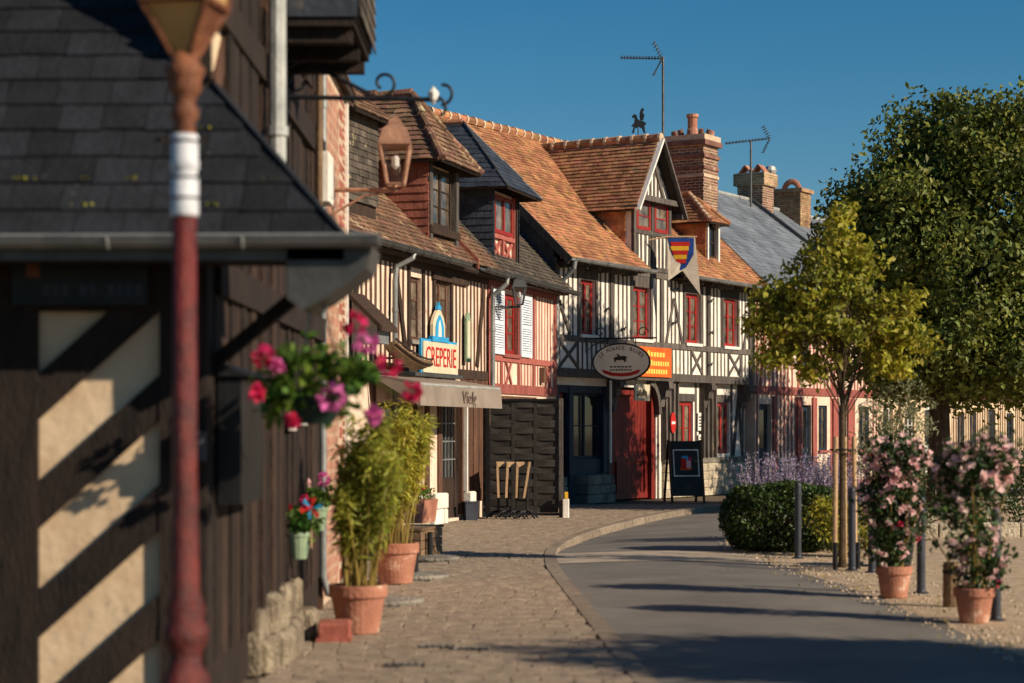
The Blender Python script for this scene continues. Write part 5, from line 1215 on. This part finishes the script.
# terracotta pots with bamboo
def pot(par, r, h, m=M['terracotta'], c=(0,0)):
    MB().lathe([(r*.68,0),(r*.72,.01),(r*.92,h*.72),(r*.94,h*.74),(r*1.0,h*.75),(r*1.02,h*.78),(r*1.02,h*.97),(r,h),(r*.9,h),(r*.88,h*.9)], c, 28, True).build('pot', m, par, smooth=False)
    MB().lathe([(r*.89,h*.9),(r*.5,h*.93),(.01,h*.94)], c, 16).build('soil', M['soil'], par)
def bamboo(label, loc, r, h, top, spread, n, nl):
    o = thing('potted_bamboo', label, 'potted plant', loc, 0, 'bamboo in terracotta pots'); pot(o, r, h)
    mb = MB(); pts = []; dirs = []
    for k in range(n):
        a = random.uniform(0,6.28); q = r*.7*math.sqrt(random.random()); b = Vector((q*math.cos(a), q*math.sin(a), h*.88))
        hh = top*random.uniform(.6,1); e = Vector((b.x*1.3+random.gauss(0,spread)+.06, b.y*1.6+random.gauss(0,spread), hh)); m_ = (b+e)/2+Vector((b.x*.15,b.y*.2,hh*.1))
        cv = [b, b.lerp(m_,.6)+(m_-b)*.05, m_, m_.lerp(e,.5)+Vector((0,0,.03)), e]; mb.tube(cv, [.007,.006,.005,.004,.002], 5, False)
        for j in range(nl):
            f = random.random()**.7*.82+.18; i = min(3,int(f*4)); c = cv[i].lerp(cv[i+1], f*4-i) if i < 4 else e
            if c.z < h+.12 and random.random() < .5: continue
            d = Vector((random.gauss(0,1),random.gauss(0,1),random.gauss(-.15,.5))).normalized(); off = d*random.uniform(.02,.1); pts.append(c+off); dirs.append(d)
    mb.build('canes', M['cane'], o, kind='stuff')
    leaves('foliage', np.array([tuple(p) for p in pts]), .1, M['leaf_bamboo'], o, aspect=.17, dirs=np.array([tuple(d) for d in dirs]), droop=.3, fold=.03, kind='stuff'); return o
bamboo('nearest terracotta pot of yellow-green bamboo by the downpipe', (-1.2,15.6,0), .225, .38, 1.72, .1, 56, 125)
bamboo('second terracotta pot of bamboo, half hidden behind the nearest one', (-1.2,20.6,0), .24, .42, 1.9, .12, 50, 120)
bs = thing('brick_step', 'low red-brown brick block on the paving beside the bamboo pot', 'block', (-1.34,15.1,0), R(3))
MB().cbox(-.12,.12,-.16,.2,0,.14,.012).build('block', M['brick'], bs); MB().box(-.13,.13,-.17,.21,0,.03).build('base', M['brick'], bs)
# geranium planter and wooden box
gp = thing('flower_trough', 'terracotta trough of small flowers on the wooden box by the creperie', 'planter', (-1.22,26.3,.36), R(75))
MB().prism([(-.3,-.13,0),(-.3,.13,0),(-.3,.17,.3),(-.3,-.17,.3)], (.6,0,0)).build('trough', M['terracotta'], gp)
Q, _ = clumps([(0,0,.36,.3,.16,.1,1)], 50, 6, .06); leaves('foliage', Q, .05, M['leaf_fresh'], gp)
for k in range(7): flower_ball('flower_head', (random.uniform(-.25,.25),random.uniform(-.1,.1),.45), .03, M[random.choice(['petal_red','petal_pink'])], gp, 10)
MB().tube([(.1,.0,.2),(.12,0,.95)], .01, 5).build('support_cane', M['white_paint'], gp)
wb = thing('wooden_box', 'weathered wooden box planter on the pavement behind the bamboo', 'box', (-1.18,24.6,0), R(78))
for k in range(3): piece('slat', wb, M['wood_box'], -.5, .5, -.2, -.17, .03+k*.11, .13+k*.11); piece('slat', wb, M['wood_box'], -.5, .5, .17, .2, .03+k*.11, .13+k*.11); piece('slat', wb, M['wood_box'], -.53, -.5, -.2, .2, .03+k*.11, .13+k*.11); piece('slat', wb, M['wood_box'], .5, .53, -.2, .2, .03+k*.11, .13+k*.11)
piece('lid', wb, M['wood_box'], -.54, .54, -.22, .22, .36, .39)
for k, (px, py, tube) in enumerate(((415,578,1),(430,560,1),(384,603,0))):
    d = 3200/(py-428); o = thing('parasol_base', ['round parasol base with black tube nearest the bamboo pots','round parasol base with black tube beside the wooden box','flat parasol slab without a tube right of the nearest bamboo'][k], 'parasol base', ((px-512)/2000*d, d, 0), 0, 'parasol bases on the pavement')
    MB().lathe([(.36,0),(.37,.02),(.36,.045),(.2,.06),(.04,.065)], (0,0), 24).build('slab', M['stone_grey'], o)
    if tube: MB().tube([(0,0,.05),(0,0,.34)], .036, 12).build('tube', M['black'], o); MB().tube([(0,.03,.26),(0,.1,.26)], .012, 6).build('knob', M['black'], o)
# black woven screen
A = Vector((-.44,36.0,0)); B = Vector((.88,35.85,0)); dv = B-A; rz = math.atan2(dv.y, dv.x); SL = dv.length
sc_ = thing('garden_screen', 'black woven board screen panel standing before the red house', 'screen', A, rz)
for k in range(17):
    z = .08+k*.118; o = MB(); nn_ = 18
    vs = []
    for i in range(nn_+1):
        x = .05+(SL-.1)*i/nn_; yy = .013*math.sin(i/nn_*math.pi*3+(math.pi if k % 2 else 0)); vs += [(x,yy-.006,z),(x,yy+.006,z),(x,yy+.006,z+.124),(x,yy-.006,z+.124)]
    fs = [(0,1,2,3),(nn_*4+3,nn_*4+2,nn_*4+1,nn_*4)]
    for i in range(nn_):
        for j in range(4): j2 = (j+1)%4; fs.append((i*4+j,(i+1)*4+j,(i+1)*4+j2,i*4+j2))
    o.add(vs, fs).build('board', M['charcoal_board'], sc_)
for x in (SL/3+.02, SL*2/3-.02): piece('batten', sc_, M['charcoal_board'], x-.03, x+.03, -.012, .012, .05, 2.09)
for x in (0, SL): piece('frame_post', sc_, M['grey_timber'] if x else M['black'], x-.035, x+.035, -.04, .04, 0, 2.13)
piece('top_rail', sc_, M['black'], .04, SL-.04, -.036, .036, 2.085, 2.125); piece('bottom_rail', sc_, M['black'], .04, SL-.04, -.036, .036, .03, .075)
wp = thing('white_post', 'short white post at the foot of the black screen', 'post', (B.x+.08,B.y-.12,0)); MB().cbox(-.06,.06,-.06,.06,0,.34,.015).build('post', M['white'], wp); MB().box(-.02,.04,-.06,-.02,.34,.46).build('yellow_cap', M['flag_yellow'], wp)
# folded bistro tables in front of it
for k, (px, tilt) in enumerate(((498,.03),(507,-.04),(517,-.03),(527,-.16))):
    d = 35.0-.05*k; o = thing('folded_bistro_table', ['leftmost folded bistro table with pale wooden edge before the black screen','second folded bistro table from the left before the black screen','third folded bistro table from the left before the black screen','rightmost folded bistro table, leaning, before the black screen'][k], 'table', ((px-512)/2000*d, d, 0), R(.5), 'folded bistro tables')
    t = tilt
    f = lambda x, z: (x*math.cos(t)-(z-.68)*math.sin(-t), z)
    MB().prism([(-.02+(.38-.7)*math.tan(-t),-.03,.38),(.02+(.38-.7)*math.tan(-t),-.03,.38),(.02+(1.0-.7)*math.tan(-t),-.03,1.0),(-.02+(1.0-.7)*math.tan(-t),-.03,1.0)], (0,.62,0)).build('table_top', M['wood_pale'], o)
    MB().prism([(.0+.3*math.tan(-t),-.034,.9),(.12+.3*math.tan(-t),-.034,.97),(.12+.3*math.tan(-t),-.034,1.01),(-.02+.3*math.tan(-t),-.034,1.01)], (0,.1,0)).build('corner_block', M['wood_pale'], o) if k < 3 else None
    MB().tube([(0,.3,.1),(.02,.28,.72)], .025, 8).build('column', M['black'], o)
    for j in range(4):
        a = j*math.pi/2+.6; MB().tube([(0,.3,.14),(.12*math.cos(a),.3+.12*math.sin(a),.12),(.24*math.cos(a),.3+.24*math.sin(a),.02)], [.02,.018,.015], 6).build('foot', M['iron'], o)
gb_ = thing('grey_bin', 'small dark grey planter box beside the creperie door', 'bin', (-.72,34.75,0), R(15)); MB().prism([(-.1,-.1,0),(.1,-.1,0),(.115,-.1,.3),(-.115,-.1,.3)], (0,.2,0)).build('body', M['bollard'], gb_); MB().box(-.125,.125,-.11,.11,.3,.325).build('rim', M['bollard'], gb_)

# ------------------------------------------------------------------ right-hand side: bollards, pots, hedge
def px_pos(px, py): d = 3200/(py-428); return ((px-512)/2000*d, d, -.005)
for k, (px, py, lb) in enumerate(((798,558,'dark grey bollard in front of the clipped hedge'),(852,570,'dark grey bollard in front of the wooden tree stakes'),(872,572,'dark grey bollard just left of the first flowering pot'),(921,593,'dark grey bollard between the two flowering pots'),(996,620,'dark grey bollard at right of the nearest flowering pot'))):
    o = thing('bollard', lb, 'bollard', px_pos(px,py), 0, 'bollards along the square')
    MB().lathe([(.045,0),(.048,.02),(.042,.04),(.042,.78),(.046,.785),(.046,.815),(.042,.82),(.042,.9),(.036,.925),(.02,.94),(.0,.944)], (0,0), 18).build('post', M['bollard'], o, smooth=False)
    MB().lathe([(.075,0),(.075,.012),(.05,.016)], (0,0), 18).build('foot_plate', M['bollard'], o)
st = thing('wooden_stump_post', 'short wooden post between the flowering pots', 'post', px_pos(951,606)); MB().lathe([(.075,0),(.073,.36),(.066,.4),(.0,.4)], (0,0), 14).build('post', M['wood_box'], st); MB().lathe([(.074,.3),(.078,.3),(.078,.33),(.074,.33)], (0,0), 14, False).build('ring', M['iron'], st)
def flower_pot(label, loc, r, h, ells, ncl, nfl):
    o = thing('flowering_pot', label, 'potted plant', loc, 0, 'pink flowering pots'); pot(o, r, h)
    mb = MB()
    for k in range(16):
        a = random.uniform(0,6.28); e = (random.gauss(0,.2), random.gauss(0,.2), random.uniform(.8,1.25)); b = (r*.5*math.cos(a), r*.5*math.sin(a), h*.9)
        mb.tube([b, ((b[0]+e[0])/2+random.gauss(0,.03), (b[1]+e[1])/2, (b[2]+e[2])/2), e], [.008,.006,.003], 5, False)
    mb.build('stems', M['cane'], o, kind='stuff')
    P_, C_ = clumps(ells, ncl, 13, .13, .9, .25); leaves('foliage', P_, .062, M['leaf_dark'], o, aspect=.55, kind='stuff', droop=.3)
    # five-petalled flowers
    e_ = ells; pts = []; dirs = []
    _, F_ = clumps([e if i < 2 else e[:6]+(e[6]*.35,) for i, e in enumerate(ells)], nfl, 4, .02, 1, .86, .18)
    cen = np.array([np.array(e[:3]) for e in ells]).mean(0)
    for c in F_:
        n_ = c-cen; n_ = n_/np.linalg.norm(n_)+rng.normal(size=3)*.4+np.array([0,-.35,0]); n_ /= np.linalg.norm(n_)
        u_ = np.cross(n_, [0,0,1.01]); u_ /= np.linalg.norm(u_); w_ = np.cross(n_, u_); s = rng.uniform(.02,.03)
        for k in range(5):
            a = k*2*math.pi/5; d = u_*math.cos(a)+w_*math.sin(a); pts.append(c+n_*.03+d*s*.8); dirs.append(d+n_*.35)
    pts = np.array(pts); dirs = np.array(dirs); hot = np.repeat(rng.random(len(F_)) < .03, 5)
    for nm, sel, mm in (('pale_blossoms', ~hot, 'petal_pink'), ('deep_pink_blossoms', hot, 'petal_hot')):
        d_ = dirs[sel]; leaves(nm, pts[sel], .056, M[mm], o, aspect=.85, dirs=d_*4, var=.2, fold=.03, kind='stuff')
    return o
flower_pot('terracotta pot of pink climbing flowers further left behind the bollard line', px_pos(894,597), .17, .3, [(.03,0,1.28,.3,.28,.24,1),(-.03,0,.95,.26,.26,.3,.9),(.08,.03,.72,.2,.2,.24,.6),(-.05,0,.48,.19,.18,.2,.5)], 230, 210)
flower_pot('nearest terracotta pot of pink climbing flowers at the right edge', px_pos(974,622), .165, .29, [(-.02,0,1.25,.3,.28,.22,1),(.12,0,1.32,.24,.25,.22,.6),(-.06,0,.9,.24,.24,.34,.8),(.05,.02,.52,.19,.18,.26,.6)], 230, 200)
# olive in dark pot
ol = thing('potted_olive', 'pale olive shrub in a dark plastic pot behind the pink flowers', 'potted plant', px_pos(893,566)); pot(ol, .28, .46, M['plastic_dark'])
MB().tube([(0,0,.4),(.02,.02,.9),(-.02,0,1.5)], [.03,.025,.015], 8).build('trunk', M['bark'], ol)
P_, C_ = clumps([(.05,0,1.75,.42,.35,.42,1),(-.2,0,1.35,.3,.3,.35,.6),(.2,.1,1.2,.25,.3,.3,.4)], 130, 16, .14); leaves('crown', P_, .065, M['leaf_olive'], ol, aspect=.22, kind='stuff')
mb = MB()
for c in C_[:40]: mb.tube([(0,0,.9+random.random()*.4),(c[0]*.5,c[1]*.5,c[2]*.85),tuple(c)], [.01,.006,.003], 5, False)
mb.build('twigs', M['bark'], ol, kind='stuff')
# clipped hedge
hd = thing('clipped_hedge', 'low clipped dark green hedge behind the first bollard', 'hedge', (3.55,26.2,0))
n_ = 15000; u = rng.random((n_,3))*2-1; p = np.abs(u)**3.2; k = p.sum(1)**(1/3.2); u = u/k[:,None]*(.72+.3*rng.random(n_)[:,None]**.4)
bumps = 1+.06*np.sin(u[:,0]*7+1)*np.cos(u[:,2]*6)+.05*np.sin(u[:,1]*9+u[:,0]*5)
Q = u*bumps[:,None]*np.array([.78,.62,.44])+np.array([0,0,.42]); Q = Q[Q[:,2] > .01]
leaves('foliage', Q, .062, M['leaf_hedge'], hd, aspect=.5, kind='stuff')
mb = MB()
for k in range(40): mb.tube([(random.uniform(-.5,.5),random.uniform(-.4,.4),0),(random.uniform(-.6,.6),random.uniform(-.5,.5),.6)], .01, 5, False)
mb.build('stems', M['twig'], hd, kind='stuff')
hd2 = thing('low_shrub', 'loose yellowish shrub at the right end of the clipped hedge', 'shrub', (4.1,25.0,0))
P_, C_ = clumps([(.15,0,.3,.36,.3,.3,1),(-.15,.2,.45,.25,.25,.3,.5)], 80, 16, .12); leaves('foliage', P_, .06, M['leaf_yellow'], hd2, aspect=.5, kind='stuff')
mb = MB()
for c in C_[:30]: mb.tube([(c[0]*.2,c[1]*.2,0), tuple(c)], .006, 5, False)
mb.build('stems', M['twig'], hd2, kind='stuff')
# lavender-coloured sage
lv = thing('russian_sage', 'feathery lilac flowering sage rising behind the clipped hedge', 'shrub', (3.95,28.4,0))
mb = MB(); pts = []; dirs = []
for k in range(330):
    a = random.uniform(0,6.28); b = Vector((random.uniform(-.62,1.0), random.uniform(-.3,.5), .0)); h = random.uniform(.75,1.28); e = b+Vector((random.gauss(0,.16),random.gauss(0,.14),h)); m_ = b.lerp(e,.6)+Vector((0,0,.05))
    mb.tube([b,m_,e], [.005,.004,.002], 3, False)
    for j in range(40):
        f = random.uniform(.5,1.0); c = (m_.lerp(e,(f-.6)/.4) if f > .6 else b.lerp(m_,f/.6)); pts.append((c.x+random.gauss(0,.013),c.y+random.gauss(0,.013),c.z))
mb.build('stems', M['stem_grey'], lv, kind='stuff'); leaves('flower_spikes', np.array(pts), .03, M['lavender'], lv, aspect=.6, kind='stuff')

# ------------------------------------------------------------------ trees
def tree(label, loc, trunk_h, tr, ells, ncl, per, rad, lsize, lm, nb=60, name='leafy_tree', group='trees on the square', lean=(0,0), asp=.55, trunk_m=None, droop=.15):
    o = thing(name, label, 'tree', loc, 0, group)
    P_, C_ = clumps(ells, ncl, per, rad); mb = MB()
    top = Vector((lean[0], lean[1], trunk_h*1.55))
    mb.tube([(0,0,0),(0,0,.15),(lean[0]*.3,lean[1]*.3,trunk_h*.5),(lean[0]*.6,lean[1]*.6,trunk_h),tuple(top)], [tr*1.35,tr*1.05,tr*.9,tr*.72,tr*.35], 12)
    tk = mb.build('trunk', trunk_m or M['bark'], o); mb = MB()
    for c in C_[:nb]:
        c = Vector(c); s = Vector((lean[0]*.7,lean[1]*.7,trunk_h*random.uniform(.85,1.5))); m_ = s.lerp(c,.5)+Vector((random.gauss(0,.1),random.gauss(0,.1),.12)); r = tr*random.uniform(.14,.34)
        mb.tube([s, s.lerp(m_,.5)+Vector((0,0,.05)), m_, c], [r,r*.8,r*.55,r*.15], 6, False)
    mb.build('limbs', trunk_m or M['bark'], o, kind='stuff')
    leaves('crown', P_, lsize, lm, o, aspect=asp, kind='stuff', droop=droop, norms=CLDIR); return o
tree('large dark-green broadleaf tree at the right edge of the square', (8.25,38.6,0), 2.5, .24,
     [(.9,0,4.9,2.5,2.6,2.4,1.3),(.2,0,3.9,2.0,2.2,1.5,.7),(1.5,0,6.6,1.5,1.6,1.5,.7),(-.6,0,5.6,1.3,1.6,1.3,.4),(2.4,.5,4.6,2.0,2.2,2.4,.8),(-.4,0,3.0,1.2,1.6,.7,.3),(1.8,0,2.9,1.8,1.8,.9,.5),(-.2,0,2.6,1.0,1.4,.5,.25),(2.2,0,3.0,1.6,1.6,.7,.4),(-1.15,0,4.6,.9,1.3,1.2,.4),(-.55,0,6.1,1.2,1.4,1.1,.5),(.4,0,7.0,1.1,1.3,.9,.4)], 460, 210, .54, .13, M['leaf_big'], 120, asp=.6)
yt = tree('small staked tree with yellow-green leaves beside the gravel', (3.8,23,0), 1.9, .04,
     [(.06,0,3.85,.3,.3,.28,.5),(-.55,0,2.75,.5,.4,.3,.6),(-.65,.1,3.05,.42,.35,.25,.5),(-.9,-.05,2.75,.2,.2,.16,.2),(-.09,0,3.45,.48,.45,.35,.9),(.36,.1,3.25,.4,.4,.32,.8),(.6,0,2.95,.28,.3,.25,.45),(-.45,0,3.2,.38,.4,.28,.6),(-.84,-.1,2.92,.24,.25,.16,.22),(-.3,0,2.82,.45,.4,.28,.7),(.3,0,2.7,.42,.4,.28,.7),(-.6,.1,2.45,.3,.3,.18,.3),(.46,0,2.35,.3,.3,.2,.35),(-.2,0,2.3,.3,.3,.16,.25),(-.8,0,2.45,.22,.25,.12,.18),(.75,0,2.6,.22,.2,.16,.22)], 150, 58, .18, .082, M['leaf_yellow'], 90, name='young_tree', group='young trees', trunk_m=M['twig'], asp=.6)
stk = thing('tree_stakes', 'three pale wooden stakes tied around the young tree', 'tree stakes', (3.8,23,0))
for x, y in ((-.1,-.08),(.04,.08),(.14,-.04)): MB().tube([(x,y,0),(x*.9,y*.9,1.5)], .028, 10).build('stake', M['wood_pale'], stk)
for x, y in ((-.13,-.3),(.13,-.28)): MB().tube([(x,y,-.01),(x,y,.3)], .028, 10).build('black_foot_tube', M['black'], stk)
MB().tube([(.14*math.cos(a),.12*math.sin(a),1.35) for a in [i*math.pi/8 for i in range(17)]], .012, 6).build('tie', M['black'], stk)
tree('second broadleaf tree further back in shade behind the large one', (14.5,46,0), 2.4, .24, [(0,0,5.0,2.9,2.6,2.5,1),(.5,0,3.4,2.4,2.2,1.2,.5)], 420, 60, .45, .16, M['leaf_big'], 60)
tree('tree just beyond the right edge of the view casting dappled shade on the near road', (8.5,10.5,0), 1.9, .14, [(-.4,.1,2.9,1.7,1.7,1.3,1.2),(.5,-.3,3.5,1.4,1.3,1.1,.8),(-1.5,.4,2.6,.6,.7,.6,.35),(.2,-1.0,2.6,1.0,.8,.8,.5),(-1.0,1.2,2.9,.9,.8,.8,.5)], 480, 42, .3, .11, M['leaf_big'], 50)
tree('tall tree standing right of the view on the far side of the square', (18.5,47.5,0), 3, .26, [(0,0,4.2,2.4,2.6,1.7,1),(-1.5,0,3.9,1.6,2,1.4,.4),(2,0,4.2,2,2,1.6,.4)], 420, 60, .5, .18, M['leaf_big'], 60)
# low plants and dark planters at the foot of the large tree
for k, (x, y, sx) in enumerate(((6.2,33,1.1),(8.2,31,1.3),(5.3,30.5,.7))):
    o = thing('garden_shrub', ['low dark shrub behind the first flowering pot','low dark shrub behind the nearest flowering pot','small shrub between the hedge and the flowering pots'][k], 'shrub', (x,y,0))
    P_, C_ = clumps([(0,0,.35,sx,.5,.36,1)], 90, 18, .16); leaves('foliage', P_, .075, M['leaf_hedge'], o, kind='stuff')
    mb = MB()
    for c in C_[:30]: mb.tube([(c[0]*.6,c[1]*.4,0), tuple(c)], .008, 5, False)
    mb.build('stems', M['twig'], o, kind='stuff')
hg = thing('long_hedge', 'dark hedge running behind the flowering pots at the far side of the square', 'hedge', (12.2,44.5,0), R(8))
n_ = 9000; Q = np.stack([rng.uniform(-4.5,4.5,n_), rng.uniform(-.35,.35,n_), 1.05*rng.random(n_)**.6], 1); Q[:,2] *= 1+.08*np.sin(Q[:,0]*4)
leaves('foliage', Q, .1, M['leaf_hedge'], hg, kind='stuff')
mb = MB()
for k in range(40): mb.tube([(-4.4+k*.22,0,0),(-4.4+k*.22+random.gauss(0,.1),random.gauss(0,.1),.8)], .012, 5, False)
mb.build('stems', M['twig'], hg, kind='stuff')
for k, (px, py, lb) in enumerate(((437,647,'long dark drain cover in the paving right of the bamboo pot'),(405,665,'nearer dark drain cover in the paving at the bottom left'),(470,649,'short dark drain cover in the middle of the near pavement'))):
    d = 3200/(py-428); o = thing('drain_cover', lb, 'drain cover', ((px-512)/2000*d, d, 0), R(2), 'drain covers in the paving')
    MB().box(-.13,.13,-.07,.07,-.02,.009).build('frame', M['iron'], o)
    for j in range(5): piece('grate_bar', o, M['stone_grey'], -.12+j*.05, -.085+j*.05, -.06, .06, .009, .014)
wl = thing('low_garden_wall', 'low stone kerb wall edging the planted bed on the square', 'wall', (7.2,29.5,0), R(6))
for k in range(9): MB().cbox(-2.2+k*.62, -2.2+k*.62+.6, -.12, .12, -.02, .2+random.uniform(-.01,.01), .015).build('coping_stone', M['stone'], wl)
